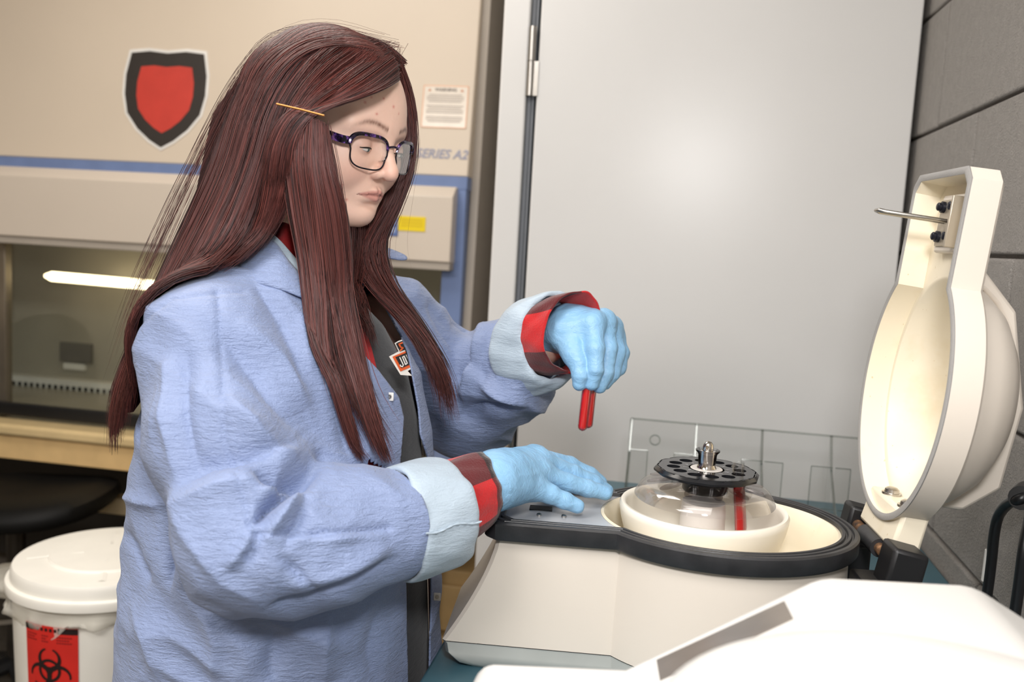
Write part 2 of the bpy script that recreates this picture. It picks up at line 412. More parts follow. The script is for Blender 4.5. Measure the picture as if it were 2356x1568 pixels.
# warning notice
p00, p11 = on_front(976, 196), on_front(1072, 296)
wn = thing('warning_notice', 'small printed warning notice with glossy finish on the cream hood', 'notice', (p00+p11)/2)
w2, h2 = (p11[0]-p00[0])/2, (p00[2]-p11[2])/2
ctr = (p00+p11)/2
MB().prism([(-w2, -h2), (w2, -h2), (w2, h2), (-w2, h2)], lambda x, z: (x, z*slant[1]-.0008, z), lambda x, z: (x, z*slant[1]+.0008, z)).build('sheet', simple('notice_sheet', srgb(232, 222, 208), .22, spec=.7), wn, smooth=None)
org = simple('orange_ink', srgb(238, 168, 120), .5); ink = simple('grey_ink', srgb(120, 110, 104), .5); faint = simple('faint_ink', srgb(190, 180, 170), .5)
def on_sheet(x, z): return (x, z*slant[1]-.0012, z)
text_part('heading', 'WARNING', ink, wn, h2*.22, frame(on_sheet(0, h2*.80), (1, 0, 0), slant), bold=.0004, depth=.0002)
for sx_ in (-1, 1):
    MB().prism([(-.07*w2, 0), (.07*w2, 0), (0, .13*h2)], lambda x, z, s=sx_: on_sheet(x+s*w2*.72, z+h2*.73), lambda x, z, s=sx_: on_sheet(x+s*w2*.72, z+h2*.73)).build('warning_triangle', org, wn, smooth=None)
ln = MB()
for k in range(13):
    zz = h2*(.56-k*.105)
    if k in (4, 9): continue
    ww = w2*(.82 if k % 3 else .74); t_ = h2*.03
    ln.add([on_sheet(-ww, zz-t_), on_sheet(ww, zz-t_), on_sheet(ww, zz+t_), on_sheet(-ww, zz+t_)], [(0, 1, 2, 3)])
ln.build('text_lines', faint, wn, smooth=None)['kind'] = 'stuff'
bd = MB()
for a, b_ in (((-w2, h2*.97), (w2, h2)), ((-w2, -h2), (w2, -h2*.97)), ((-w2, -h2), (-w2*.97, h2)), ((w2*.97, -h2), (w2, h2))):
    bd.add([on_sheet(a[0], a[1]), on_sheet(b_[0], a[1]), on_sheet(b_[0], b_[1]), on_sheet(a[0], b_[1])], [(0, 1, 2, 3)])
bd.build('border', org, wn, smooth=None)
# model lettering printed on the hood
c = on_front(1016, 355)
text_part('lettering', 'SERIES A2', simple('grey_blue_ink', srgb(150, 152, 172), .5), bsc, .034, frame(L(c), (1, 0, .0), slant), shear=.25, bold=.0006, xs=1.0)
# yellow and blue stickers on the fascia
for nm, lab, q0, q1, mm in (('yellow_sticker', 'small bright yellow rectangular sticker on the hood fascia', (917, 496), (978, 533), simple('yellow_vinyl', srgb(240, 212, 12), .5)),
                            ('blue_sticker', 'small blue sticker with pale print beside the yellow one on the fascia', (868, 492), (915, 543), simple('blue_vinyl', srgb(84, 108, 164), .5))):
    a = Uy(*q0, yf-.001); d = Uy(*q1, yf-.001); st = thing(nm, lab, 'sticker', (a+d)/2)
    w_, h_ = abs(d[0]-a[0])/2, abs(a[2]-d[2])/2
    MB().box((-w_, -.001, -h_), (w_, .0008, h_)).build('sheet', mm, st, smooth=None)
    pr = MB()
    if nm[0] == 'y':
        for k in range(3): pr.box((-w_*.8, -.0014, h_*(.5-k*.4)-.0012), (w_*.8, -.0009, h_*(.5-k*.4)+.0012))
        pr.build('print_lines', simple('yellow_ink', srgb(214, 180, 20), .5), st, smooth=None)
    else:
        pr.box((w_*.1, -.0014, h_*.1), (w_*.8, -.0009, h_*.7)).box((w_*.1, -.0014, -h_*.7), (w_*.8, -.0009, -h_*.15))
        pr.build('print_blocks', simple('pale_blue_ink', srgb(150, 166, 200), .5), st, smooth=None)

# ------------------------------------------------------------------ open centrifuge
M['ivory'] = simple('ivory_enamel', srgb(221, 212, 200), .38, var=.015, scale=6, bump=.05)
def stained(name, col, stain, rough=.35):
    t = NT(name); n = t.noise(7, 5, .65); n2 = t.noise(160, 2)
    c_ = t.mix(t.ramp(n, [(.50, (0, 0, 0, 1)), (.72, (.8, .8, .8, 1))]), col, stain)
    c_ = t.mix(t.ramp(n2, [(.735, (0, 0, 0, 1)), (.76, (.5, .5, .5, 1))]), c_, srgb(190, 160, 100)); t.base(c_); t.set(Roughness=rough); return t.m
M['liner'] = stained('yellowed_liner', srgb(240, 230, 208), srgb(226, 208, 170))
M['bowl'] = simple('bowl_plastic', srgb(244, 238, 224), .30, var=.02)
M['gasket'] = simple('black_gasket', srgb(46, 46, 48), .42, var=.25, scale=40, bump=.15)
M['greyseal'] = simple('grey_seal', srgb(160, 158, 156), .7, bump=.3, bscale=500)
M['disc'] = simple('black_gloss', srgb(26, 27, 30), .22)
M['panel'] = simple('panel_plate', srgb(200, 202, 206), .25, .3, var=.02)
M['chrome'] = simple('chrome', srgb(214, 208, 200), .10, 1.0, var=.02)
M['clear'] = clear('clear_polycarbonate', (.98, .975, .98), .05, .05, .24)
RC = np.array([0.070, 1.034, BZ]); RZ = math.radians(5.5); WR = .17
OA, OB, UF, VT = .146, .128, -.252, .079      # oval half axes, panel front, panel half width
cen = thing('centrifuge', 'ivory benchtop centrifuge with black rim gasket and lid raised', 'centrifuge', RC, RZ)
cR = np.array([[math.cos(RZ), -math.sin(RZ), 0], [math.sin(RZ), math.cos(RZ), 0], [0, 0, 1]])
def outline(off=0.0, uf=UF, n=120, vt=VT, c_=.012):
    """rim outline: oval with a squared control panel bay towards -u; list of (u, v), counterclockwise"""
    a, b_ = OA+off, OB+off; vt = vt+off
    ph = math.pi-math.asin(min(.999, vt/b_))
    P = [(a*math.cos(t), b_*math.sin(t)) for t in np.linspace(-ph, ph, n)]
    u1 = P[-1][0]; uf = uf-off
    k = 10
    side = [(u1+(uf+c_-u1)*i/k, vt) for i in range(1, k+1)]
    fr = [(uf, vt-c_+(-2*(vt-c_))*i/k) for i in range(0, k+1)]
    return P+side+fr+[(u, -v) for u, v in side[::-1]]
def sweep(levels, closed_ring=True):
    """loft of equal-length outlines [(outline, w), ...]"""
    n = len(levels[0][0]); V = []; Fc = []
    for ol, w in levels: V += [(u, v, w) for u, v in ol]
    for i in range(len(levels)-1):
        for j in range(n):
            k = (j+1) % n; Fc.append((i*n+j, i*n+k, (i+1)*n+k, (i+1)*n+j))
    return V, Fc
# housing: flares out towards the bench at the front
lv = []
SKH = .032
for t in np.linspace(0, 1, 9):
    w = WR-.017-(WR-.017-SKH)*t; uf = UF+.004-.050*t**1.5
    lv.append((outline(-.004+.004*t, uf, c_=.004), w))
V, Fc = sweep(lv)
MB().add(V, Fc).build('housing', M['ivory'], cen, smooth=35)
V, Fc = sweep([(outline(0, UF-.046, c_=.004), SKH-.0008), (outline(-.001, UF-.045, c_=.004), SKH-.003), (outline(-.002, UF-.044, c_=.004), .018), (outline(-.006, UF-.036, c_=.004), .006), (outline(-.012, UF-.026, c_=.004), .0)])
MB().add(V, Fc).build('base_skirt', simple('grey_skirt', srgb(206, 206, 200), .4), cen, smooth=35)
# rim gasket with grooves
prof = [(.004, -.020), (.006, -.017), (.006, -.002), (.004, 0), (.0005, 0), (-.0005, -.0025), (-.002, -.0025), (-.003, .0), (-.006, .0), (-.007, -.0025), (-.0085, -.0025), (-.0095, 0), (-.0125, 0), (-.0135, -.006)]
V, Fc = sweep([(outline(o_), WR+w) for o_, w in prof]); MB().add(V, Fc).build('rim_gasket', M['gasket'], cen, smooth=40)
# chamber
IA, IB = OA-.013, OB-.013
def oval(k, w, a=IA, b_=IB, n=96): return [(a*k*math.cos(t), b_*k*math.sin(t), w) for t in np.linspace(0, 2*math.pi, n, endpoint=False)]
pr_ = [(1.0, -.004), (.975, -.003), (.95, -.008), (.925, -.02), (.905, -.045), (.87, -.058), (.80, -.064), (.55, -.0655), (.30, -.066), (.02, -.066)]
V = []; Fc = []
for k, w in pr_: V += oval(k, WR+w)
n = 96
for i in range(len(pr_)-1):
    for j in range(n): Fc.append((i*n+j, i*n+(j+1) % n, (i+1)*n+(j+1) % n, (i+1)*n+j))
Fc.append(tuple((len(pr_)-1)*n+j for j in range(n)))
MB().add(V, Fc).build('chamber_liner', M['liner'], cen, smooth=60)
# control panel plate, edge follows the chamber
arc = [(IA*1.002*math.cos(t), IB*1.002*math.sin(t)) for t in np.linspace(math.pi-.66, math.pi+.66, 24)]
pl = [p for p in arc if abs(p[1]) < VT-.012]
ui, vi = UF+.013, VT-.0125
poly = [(ui, -vi+.008), (ui+.008, -vi)]+[(pl[-1][0], -vi)]+pl[::-1]+[(pl[0][0], vi), (ui+.008, vi), (ui, vi-.008)]
pp = MB().prism(poly, lambda u, v: (u, v, WR-.012), lambda u, v: (u, v, WR-.004)).build('control_panel', M['panel'], cen, smooth=None)
def cl_(p): return cR.T@(np.asarray(p)-RC)
q = cl_(Uz(1245, 1163, BZ+WR))
MB().box((q[0]-.013, q[1]-.006, WR-.0045), (q[0]+.013, q[1]+.012, WR-.0030)).build('switch_recess', M['black'], pp, bevel=.001)
for px, py in ((1241, 1177), (1298, 1180)):
    q = cl_(Uz(px, py, BZ+WR)); MB().lathe([(.0005, .0022), (.002, .002), (.003, .001), (.003, -.001)], 14, (q[0], q[1], WR-.0035)).build('screw', M['steel'], pp)
# hinge brackets
HU, HW = .170, WR-.012
hinge_m = M['black']
for v0, v1 in ((-.088, -.048), (.030, .062)):
    b = MB().box((OA-.012, v0, .02), (HU+.012, v1, WR-.03)); b.build('hinge_bracket', hinge_m, cen, bevel=.003)
rust = NT('rusty_steel'); nn = rust.noise(90, 5, .7); rust.base(rust.ramp(nn, [(.35, srgb(52, 48, 48)), (.55, srgb(120, 88, 62)), (.75, srgb(196, 150, 110))])); rust.set(Roughness=.6, Metallic=.4)
MB().cyl((HU, -.085, HW), (HU, .085, HW), .0065).build('hinge_rod', rust.m, cen)
MB().cyl((HU, -.03, HW), (HU, .022, HW), .0105).build('hinge_sleeve', M['gasket'], cen)

# lid, modelled closed about the hinge (p towards the panel, q across, r outwards) then swung open
TH = math.radians(95)
def lid_pt(p, q, r):
    uu = HU + p*(-math.cos(TH)) + r*math.sin(TH)
    ww = HW + .004 + p*math.sin(TH) + r*math.cos(TH)
    return (uu, q, ww)
def lid_outline(off=0.0): return [(HU-u, v) for u, v in outline(off, UF+.016)]
lid = bpy.data.objects.new('lid', None)
def lid_sweep(levels):
    V = []; Fc = []; n = len(levels[0][0])
    for ol, r in levels: V += [lid_pt(p, q, r) for p, q in ol]
    for i in range(len(levels)-1):
        for j in range(n): Fc.append((i*n+j, i*n+(j+1) % n, (i+1)*n+(j+1) % n, (i+1)*n+j))
    return V, Fc
FD = .033
def star_circ(ol, rad, c0=HU):
    out = []
    for p, q in ol:
        a = math.atan2(q, p-c0); out.append((c0+rad*OA/.14*math.cos(a), rad*OB/.14*math.sin(a)))
    return out
OL, OI = lid_outline(0), lid_outline(-.007)
lv = [(OL, 0), (OL, FD-.003), (lid_outline(-.003), FD)]
dome = [(.124, FD), (.121, FD+.006), (.114, FD+.024), (.098, FD+.044), (.074, FD+.060), (.045, FD+.069), (.015, FD+.072), (.001, FD+.072)]
for rad, r in dome: lv.append((star_circ(OL, rad), r))
V, Fc = lid_sweep(lv)
lid = MB().add(V, Fc).build('lid', M['ivory'], cen, smooth=38)
# inside of the lid
lv = [(OI, 0), (lid_outline(-.009), .028)]
for rad, r in ((.122, .026), (.119, .027), (.113, .036), (.105, FD+.012), (.090, FD+.032), (.066, FD+.049), (.03, FD+.06), (.001, FD+.062)): lv.append((star_circ(OI, rad), r))
V, Fc = lid_sweep(lv); MB().add(V, Fc).build('lid_liner', M['liner'], lid, smooth=38)
V, Fc = lid_sweep([(OL, .001), (lid_outline(.0006), -.0005), (lid_outline(-.0035), -.0022), (OI, -.0005), (OI, .003)]); MB().add(V, Fc).build('lid_seal', M['greyseal'], lid, smooth=50)
# keel rib over the dome
def dome_r(pp): return float(np.interp(abs(pp-HU)*.14/OA, [r_ for r_, _ in dome[::-1]], [z_ for _, z_ in dome[::-1]]))
rib = [(.050, dome_r(.050)+.026), (.080, FD+.082), (HU, FD+.088), (.27, FD+.060), (.312, FD+.016)]
rib += [(pp, dome_r(pp)-.003) for pp in np.linspace(.312, .050, 22)]
rb = MB(); rb.prism(rib, lambda p, r: lid_pt(p, -.026, r), lambda p, r: lid_pt(p, .026, r)); rb.build('lid_keel', M['ivory'], lid, bevel=.004)
# latch plate with four bolts and a wire catch in the tab
PT = HU-UF-.016
b = MB(); b.hexa([lid_pt(PT-.085, -.034, .0275), lid_pt(PT-.022, -.034, .0275), lid_pt(PT-.022, .030, .0275), lid_pt(PT-.085, .030, .0275)],
                 [lid_pt(PT-.085, -.034, .016), lid_pt(PT-.022, -.034, .016), lid_pt(PT-.022, .030, .016), lid_pt(PT-.085, .030, .016)])
blk = b.build('latch_block', M['ivory'], lid, bevel=.003)
b = MB(); b.hexa([lid_pt(PT-.078, -.026, .016), lid_pt(PT-.028, -.026, .016), lid_pt(PT-.028, .024, .016), lid_pt(PT-.078, .024, .016)],
                 [lid_pt(PT-.078, -.026, .0135), lid_pt(PT-.028, -.026, .0135), lid_pt(PT-.028, .024, .0135), lid_pt(PT-.078, .024, .0135)])
b.hexa([lid_pt(PT-.080, -.031, .016), lid_pt(PT-.026, -.031, .016), lid_pt(PT-.026, -.027, .016), lid_pt(PT-.080, -.027, .016)],
       [lid_pt(PT-.080, -.031, .004), lid_pt(PT-.026, -.031, .004), lid_pt(PT-.026, -.027, .004), lid_pt(PT-.080, -.027, .004)])
plate = b.build('latch_plate', simple('aged_steel', srgb(186, 176, 160), .4, .6), lid, bevel=.0008)
bolt_m = simple('blued_bolt', srgb(34, 36, 46), .35, .4)
for dp in (-.068, -.036):
    for dq in (-.016, .014):
        c0 = np.array(lid_pt(PT+dp, dq, .0135)); ax = np.array(lid_pt(PT+dp, dq, .0055))-c0
        MB().tube([c0, c0+ax*.45, c0+ax*.5, c0+ax*.85, c0+ax], [.0062, .0062, .0045, .0045, .003], 12).build('bolt', bolt_m, plate)
w_ = [(PT-.052, -.012, .014), (PT-.051, -.012, -.055), (PT-.050, -.009, -.0605), (PT-.050, .004, -.0605), (PT-.051, .007, -.055), (PT-.052, .007, .014)]
MB().tube([lid_pt(*x) for x in w_], .0022, 10).build('wire_catch', M['steel'], plate)
# hinge leaf: ivory block with two dome screws, black end brackets
b = MB(); b.hexa([lid_pt(.005, -.062, -.001), lid_pt(.047, -.062, .006), lid_pt(.047, .050, .006), lid_pt(.005, .050, -.001)],
                 [lid_pt(.005, -.062, .03), lid_pt(.047, -.062, .034), lid_pt(.047, .050, .034), lid_pt(.005, .050, .03)])
leaf = b.build('hinge_leaf', M['liner'], lid, bevel=.004)
for q_ in (-.036, .016):
    c0 = np.array(lid_pt(.047, q_, .018)); ax = np.array(lid_pt(.0555, q_, .018))-c0
    MB().tube([c0, c0+ax*.25, c0+ax*.25, c0+ax*.7, c0+ax*.95, c0+ax], [.0105, .0105, .0082, .0078, .005, .001], 18).build('dome_screw', M['steel'], leaf)
for q0, q1 in ((-.100, -.060), (.052, .084)):
    b = MB(); b.hexa([lid_pt(-.028, q0, -.014), lid_pt(.018, q0, -.010), lid_pt(.018, q1, -.010), lid_pt(-.028, q1, -.014)],
                     [lid_pt(-.034, q0, .022), lid_pt(.014, q0, .026), lid_pt(.014, q1, .026), lid_pt(-.034, q1, .022)])
    b.build('hinge_cheek', M['black'], lid, bevel=.004)

# ------------------------------------------------------------------ rotor on its spindle
rot = thing('centrifuge_rotor', 'white bowl rotor with clear cover and black tube disc in the open chamber', 'rotor', RC+cR@np.array([-.018, 0, WR+.005]), RZ)
def wz(px, py, d): return Ud(px, py, d)[2]
bowl = [(.03, -.062), (.055, -.058), (.075, -.046), (.088, -.028), (.094, -.008), (.096, .002), (.0965, .007), (.0945, .0105), (.091, .0105), (.0885, .007), (.088, .002), (.084, -.012), (.07, -.03), (.045, -.042), (.0, -.046)]
MB().lathe([(r_*.98, z_-.003) for r_, z_ in bowl], 72).build('rotor_bowl', M['bowl'], rot, smooth=60)
cover = [(.0775, .009), (.0785, .010), (.0775, .013), (.072, .022), (.066, .0255), (.045, .029), (.026, .030), (.026, .0285), (.045, .0275), (.065, .024), (.0705, .0208), (.076, .0115), (.0775, .009)]
cover = [(r_, z_+.006) for r_, z_ in cover]
cv = MB().lathe(cover, 72).build('clear_cover', M['clear'], rot, smooth=60)
slot_m = clear('slot_tint', (.90, .88, .88), .05, .05, .15)  # clear plastic with a slight tint, for the cover slots
for k in range(12):
    a = 2*math.pi*k/12+.1; b = MB()
    P = [(.036+.030*.5*(1+math.cos(t)), .0062*math.sin(t)) for t in np.linspace(0, 2*math.pi, 18, endpoint=False)]
    b.prism(P, lambda x, y: (x*math.cos(a)-y*math.sin(a), x*math.sin(a)+y*math.cos(a), .0349-.0035*(x-.045)/.021), lambda x, y: (x*math.cos(a)-y*math.sin(a), x*math.sin(a)+y*math.cos(a), .0362-.0035*(x-.045)/.021))
    b.build('slot_boss', slot_m, cv, smooth=None)
vane_m = simple('vane_grey', srgb(224, 218, 210), .35)
MB().lathe([(.026, -.044), (.025, .0), (.024, .012), (.0, .012)], 48).build('rotor_hub', vane_m, rot)
MB().lathe([(.0, .024), (.024, .024), (.0255, .026), (.0265, .043), (.0, .043)], 48).build('disc_collar', M['disc'], rot, smooth=50)
# tube disc with twelve real holes
NH = 12; DR, HRAD, HRR, HOFF = .0585, .0076, .037, math.radians(2)
bmd = bmesh.new()
disc_o = None
Vd = []; Fd = []
def disc_layer(w, rout): pass
# plate as ring sectors around each hole
ns = 12; zt_, zb2 = .0500, .0430
def sector(k):
    a0 = 2*math.pi*k/NH+HOFF; half = math.pi/NH
    hole = []; outer = []
    c_ = np.array([HRR*math.cos(a0), HRR*math.sin(a0)])
    for i in range(24):
        t = 2*math.pi*i/24; d = np.array([math.cos(a0+t), math.sin(a0+t)]); hole.append(c_+HRAD*d)
        # boundary of sector in direction d
        best = 1e9
        for nrm, off in ((np.array([math.sin(a0-half), -math.cos(a0-half)]), 0.0), (np.array([-math.sin(a0+half), math.cos(a0+half)]), 0.0)):
            dn = nrm@d
            if dn > 1e-6: best = min(best, (off-nrm@c_)/dn)
        bq = 2*c_@d; cq = c_@c_
        for R_, sgn in ((DR-.0035, 1), (.020, -1)):
            disc = bq*bq/4-(cq-R_*R_)
            if disc >= 0:
                for s_ in (-bq/2+math.sqrt(disc), -bq/2-math.sqrt(disc)):
                    if s_ > 1e-6: best = min(best, s_); 
        outer.append(c_+best*d)
    return hole, outer
dm = MB()
for k in range(NH):
    h_, o_ = sector(k); n = 24
    V = [(x, y, zt_) for x, y in o_]+[(x, y, zt_) for x, y in h_]+[(x, y, zb2) for x, y in h_]+[(x, y, zb2) for x, y in o_]
    Fc = []
    for i in range(n):
        j = (i+1) % n; Fc += [(i, j, n+j, n+i), (n+i, n+j, 2*n+j, 2*n+i), (2*n+i, 2*n+j, 3*n+j, 3*n+i)]
    dm.add(V, Fc)
dm.lathe([(DR-.0042, zt_), (DR-.003, zt_), (DR+.0005, zt_-.0035), (DR, zb2+.001), (DR-.0042, zb2)], 12)
tube_disc = dm.build('tube_disc', M['disc'], rot, smooth=30)
MB().lathe([(.0, .0506), (.0172, .0506), (.0180, .0500)], 40).build('disc_dial', simple('dial_white', srgb(206, 200, 194), .4), tube_disc, smooth=None)
ink_w = simple('dial_numerals', srgb(170, 168, 170), .5)
for k in range(NH):
    a = 2*math.pi*k/NH+HOFF
    text_part('numeral', str(k+1), ink_w, tube_disc, .0055, frame((.0238*math.cos(a), .0238*math.sin(a), .0502), (math.sin(a), -math.cos(a), 0), (math.cos(a), math.sin(a), 0)), depth=.0001)
MB().lathe([(.0, .0506), (.011, .0508), (.0095, .054), (.0088, .060), (.0088, .0705), (.0, .0705)], 32).build('spindle', M['chrome'], rot, smooth=50)
MB().lathe([(.0098, .055), (.0105, .066), (.0115, .068), (.0135, .0700), (.0135, .0715), (.0115, .0722), (.0095, .0712)], 32).build('spindle_sleeve', clear('sleeve_clear', (.90, .90, .93), .2, .05, .5), rot, smooth=50)
MB().lathe([(.006, .07), (.006, .0745), (.0055, .0775), (.0036, .0805), (.0, .0815)], 24).build('spindle_tip', M['chrome'], rot, smooth=60)

# ------------------------------------------------------------------ blood tubes
M['glass'] = clear('tube_glass', (.985, .985, .985), .04, .03, .14)
bt = NT('blood'); bt.base(srgb(204, 22, 24)); bt.set(Roughness=.22); bt.b.inputs['Specular IOR Level'].default_value = .6; M['blood'] = bt.m
def blood_tube(label, group, base, axis, length=.075, r=.0064, fill=.62):
    t = thing('test_tube', label, 'test tube', base, 0, group)
    ax = Vector(axis).normalized(); t.rotation_euler = Vector((0, 0, 1)).rotation_difference(ax).to_euler()
    g = [(.0006, 0), (r*.5, r*.16), (r*.85, r*.5), (r, r), (r, length-.001), (r+.0006, length-.0008), (r+.0006, length), (r-.0006, length), (r-.0009, length-.001), (r-.0009, r), (r*.8, r*.6), (r*.45, r*.28), (.0004, .0008)]
    gl = MB().lathe(g, 28).build('glass', M['glass'], t, smooth=50)
    lq = [(.0002, .0009), (r*.43, r*.29), (r*.78, r*.62), (r-.00095, r), (r-.00095, length*fill), (.0002, length*fill)]
    MB().lathe(lq, 28).build('blood', M['blood'], t, smooth=50)
    return t
for a, lab in ((math.radians(-28), 'blood-filled glass tube in the rotor disc, the nearer of the pair'), (math.radians(2), 'blood-filled glass tube in the rotor disc, the farther of the pair')):
    tilt = math.radians(7); axl = np.array([-math.sin(tilt)*math.cos(a), -math.sin(tilt)*math.sin(a), math.cos(tilt)])
    hole = np.array([HRR*math.cos(a), HRR*math.sin(a), .0465]); Lt = .082
    blood_tube(lab, 'blood tubes in the rotor', np.array(rot.location)+cR@(hole-axl*(Lt-.013)), cR@axl, Lt, .0064, .80)

# ------------------------------------------------------------------ white centrifuge in the foreground
M['whitebox'] = simple('white_enamel', srgb(214, 212, 208), .4, var=.01, spec=.3)
fg = thing('white_centrifuge', 'blurred white closed-lid centrifuge with a grey display, close to the camera', 'centrifuge', (.17, .62, BZ))
fo = np.array(fg.location)
def FL(p): return np.asarray(p, float)-fo
# control points on the photo, each at its own height above the bench
Zlow, Zhi = 1.085, 1.165
a0 = Uz(1093, 1515, Zlow); a1 = Uz(1440, 1542, Zlow)
b0 = Uz(1884, 1316, Zhi); b1 = Uz(2232, 1338, Zhi)
def yfar(x): return a0[1]+(x-a0[0])*(b1[1]-a0[1])/(b1[0]-a0[0])
yn = a0[1]-.34
c1 = Uz(2420, 1470, Zhi-.06)
prf = [(a0[0], Zlow-.02), (a0[0]+.006, Zlow), (a1[0], Zlow+.001), (b0[0], Zhi), (b1[0], Zhi), (max(c1[0], b1[0]+.05), Zhi-.05), (b1[0]+.075, BZ+.02), (a0[0]-.01, BZ+.02)]
b = MB(); b.prism([(x, z) for x, z in prf], lambda x, z: FL((x, yfar(x), z)), lambda x, z: FL((x, yfar(x)-.34, z)))
b.build('housing', M['whitebox'], fg, bevel=.010, segs=4)
for sx_ in (0.0, .20):
    for sy_ in (-.05, -.30): MB().cyl(FL((a0[0]+.03+sx_, yfar(a0[0])+sy_, BZ)), FL((a0[0]+.03+sx_, yfar(a0[0])+sy_, BZ+.025)), .012).build('foot', M['black'], fg)
# display let into the sloping face
def slope_pt(px, py):
    n_ = np.cross(b0-a1, [0, 1, 0.0]); v = ray(px, py); t_ = ((a1-CAM)@n_)/(v@n_); return CAM+v*t_
n_ = np.cross(b0-a1, [0, 1, 0.0]); n_ = n_/np.linalg.norm(n_); n_ = n_ if n_[2] > 0 else -n_
qd = [slope_pt(*p) for p in ((1512, 1520), (1806, 1385), (1826, 1424), (1520, 1568))]
b = MB(); b.hexa([FL(p-n_*.002) for p in qd], [FL(p+n_*.0012) for p in qd]); b.build('display', simple('display_grey', srgb(112, 104, 96), .25, var=.1, scale=30), fg)
# domed lid
dc = Uz(2060, 1462, Zhi)-np.array([0, .148, 0])
MB().lathe([(.150, -.006), (.148, .0), (.138, .006), (.11, .016), (.07, .024), (.03, .028), (.0, .029)], 64, FL((dc[0], dc[1], Zhi))).build('lid_dome', M['whitebox'], fg, smooth=50)

# ------------------------------------------------------------------ clear acrylic rack behind the centrifuge
M['acryl'] = clear('clear_acrylic', (.975, .978, .975), .05, .03, .18)
M['acedge'] = clear('acrylic_edge', (.84, .86, .845), .15, .05, .35)
YR = 1.66
xa = Uy(1452, 965, YR)[0]; xb = XW-.03; zr_ = Uy(1600, 975, YR)[2]
rk = thing('acrylic_rack', 'clear acrylic multi-pocket holder standing on the bench behind the centrifuge', 'rack', ((xa+xb)/2, YR, BZ))
def RB(nm, a, b_, mat=M['acryl'], bev=0): return child_box(nm, a, b_, mat, rk, bev)
def RBo(nm, a, b_, mat=M['acryl']):
    return RB(nm, a, b_, mat)
bp = RB('back_panel', (xa, YR, BZ), (xb, YR+.004, zr_))
def edge_strip(par, a, b_, r=.0022):
    l = np.array(rk.location); MB().tube([np.array(a)-l, np.array(b_)-l], r, 6).build('edge', M['acedge'], par)
edge_strip(bp, (xa, YR, zr_), (xb, YR, zr_)); edge_strip(bp, (xa, YR, BZ), (xa, YR, zr_))
nd = 5; DPT = .10; zfr = zr_-.055
xs_ = [xa]+[Uy(px, 985, YR)[0] for px in (1600, 1752, 1912)]+[xb-.02]
for x in xs_:
    dv = MB(); l = np.array(rk.location)
    dv.prism([(YR, BZ), (YR-DPT, BZ), (YR-DPT, zfr-.06), (YR-.03, zfr), (YR, zr_)], lambda y, z: np.array((x, y, z))-l, lambda y, z: np.array((x+.004, y, z))-l)
    d_ = dv.build('divider', M['acryl'], rk, smooth=None)
    edge_strip(d_, (x+.002, YR, zr_), (x+.002, YR-.03, zfr)); edge_strip(d_, (x+.002, YR-.03, zfr), (x+.002, YR-DPT, zfr-.06)); edge_strip(d_, (x+.002, YR-DPT, zfr-.06), (x+.002, YR-DPT, BZ))
for yk, dz in ((YR-.05, .045), (YR-DPT, .105)):
    for x0, x1 in zip(xs_[:-1], xs_[1:]):
        w_ = (x1-x0)*.30; zt_k = zr_-dz
        for u0, u1 in ((x0+.004, x0+w_), (x1-w_, x1)):
            f_ = RB('front_lip', (u0, yk-.003, BZ), (u1, yk, zt_k)); edge_strip(f_, (u0, yk-.003, zt_k), (u1, yk-.003, zt_k), .0013)
            ue = u1 if u0 < (x0+x1)/2 else u0
            edge_strip(f_, (ue, yk-.003, BZ), (ue, yk-.003, zt_k), .0013)
            if u0 > (x0+x1)/2: pass
kh = Uy(1507, 1012, YR-.001)
MB().lathe([(.0075, 0), (.009, .001), (.0105, 0), (.009, -.001)], 24, closed=True).build('keyhole', M['acedge'], rk)
k_ = rk.children[-1]; k_.location = Vector(kh-np.array(rk.location)); k_.rotation_euler = (math.pi/2, 0, 0)
RB('rack_floor', (xa, YR-DPT, BZ+.0005), (xb-.016, YR, BZ+.004))

# ------------------------------------------------------------------ black cables on the wall
cabm = simple('black_cable', srgb(24, 25, 27), .35)
cb = thing('power_cable', 'black cable with a white band bending down from the block wall', 'cable', Ux(2360, 1150, XW-.03))
def wp(px, py, off): return Ux(px, py, XW-off)-np.array(cb.location)
pts = [wp(2375, 1138, .015), wp(2345, 1148, .03), wp(2318, 1160, .034), wp(2298, 1185, .034), wp(2288, 1225, .034), wp(2281, 1290, .033), wp(2272, 1360, .033), wp(2262, 1420, .033), wp(2240, 1520, .04)]
def catmull(P, n=8):
    P = np.array(P, float); Q = np.vstack([2*P[0]-P[1], P, 2*P[-1]-P[-2]]); out = []
    for i in range(1, len(Q)-2):
        for t in np.linspace(0, 1, n, endpoint=False):
            a, b_, c_, d_ = Q[i-1], Q[i], Q[i+1], Q[i+2]
            out.append(.5*((2*b_)+(-a+c_)*t+(2*a-5*b_+4*c_-d_)*t*t+(-a+3*b_-3*c_+d_)*t**3))
    out.append(P[-1]); return np.array(out)
MB().tube(catmull(pts), .0062, 14).build('cord', cabm, cb)
MB().tube([wp(2281, 1266, .033), wp(2272, 1336, .033)], .0072, 16).build('white_band', M['white'], cb)
MB().tube([wp(2362, 1132, -.004), wp(2350, 1145, .028)], .014, 16).build('strain_relief', cabm, cb)
cb2 = thing('thin_cable', 'second black cable hanging at the right edge beside the banded one', 'cable', Ux(2350, 1300, XW-.03))
l2 = np.array(cb2.location)
MB().tube(catmull([Ux(2372, 1180, XW-.02)-l2, Ux(2356, 1260, XW-.03)-l2, Ux(2344, 1350, XW-.03)-l2, Ux(2330, 1440, XW-.03)-l2, Ux(2310, 1540, XW-.04)-l2]), .0062, 14).build('cord', cabm, cb2)

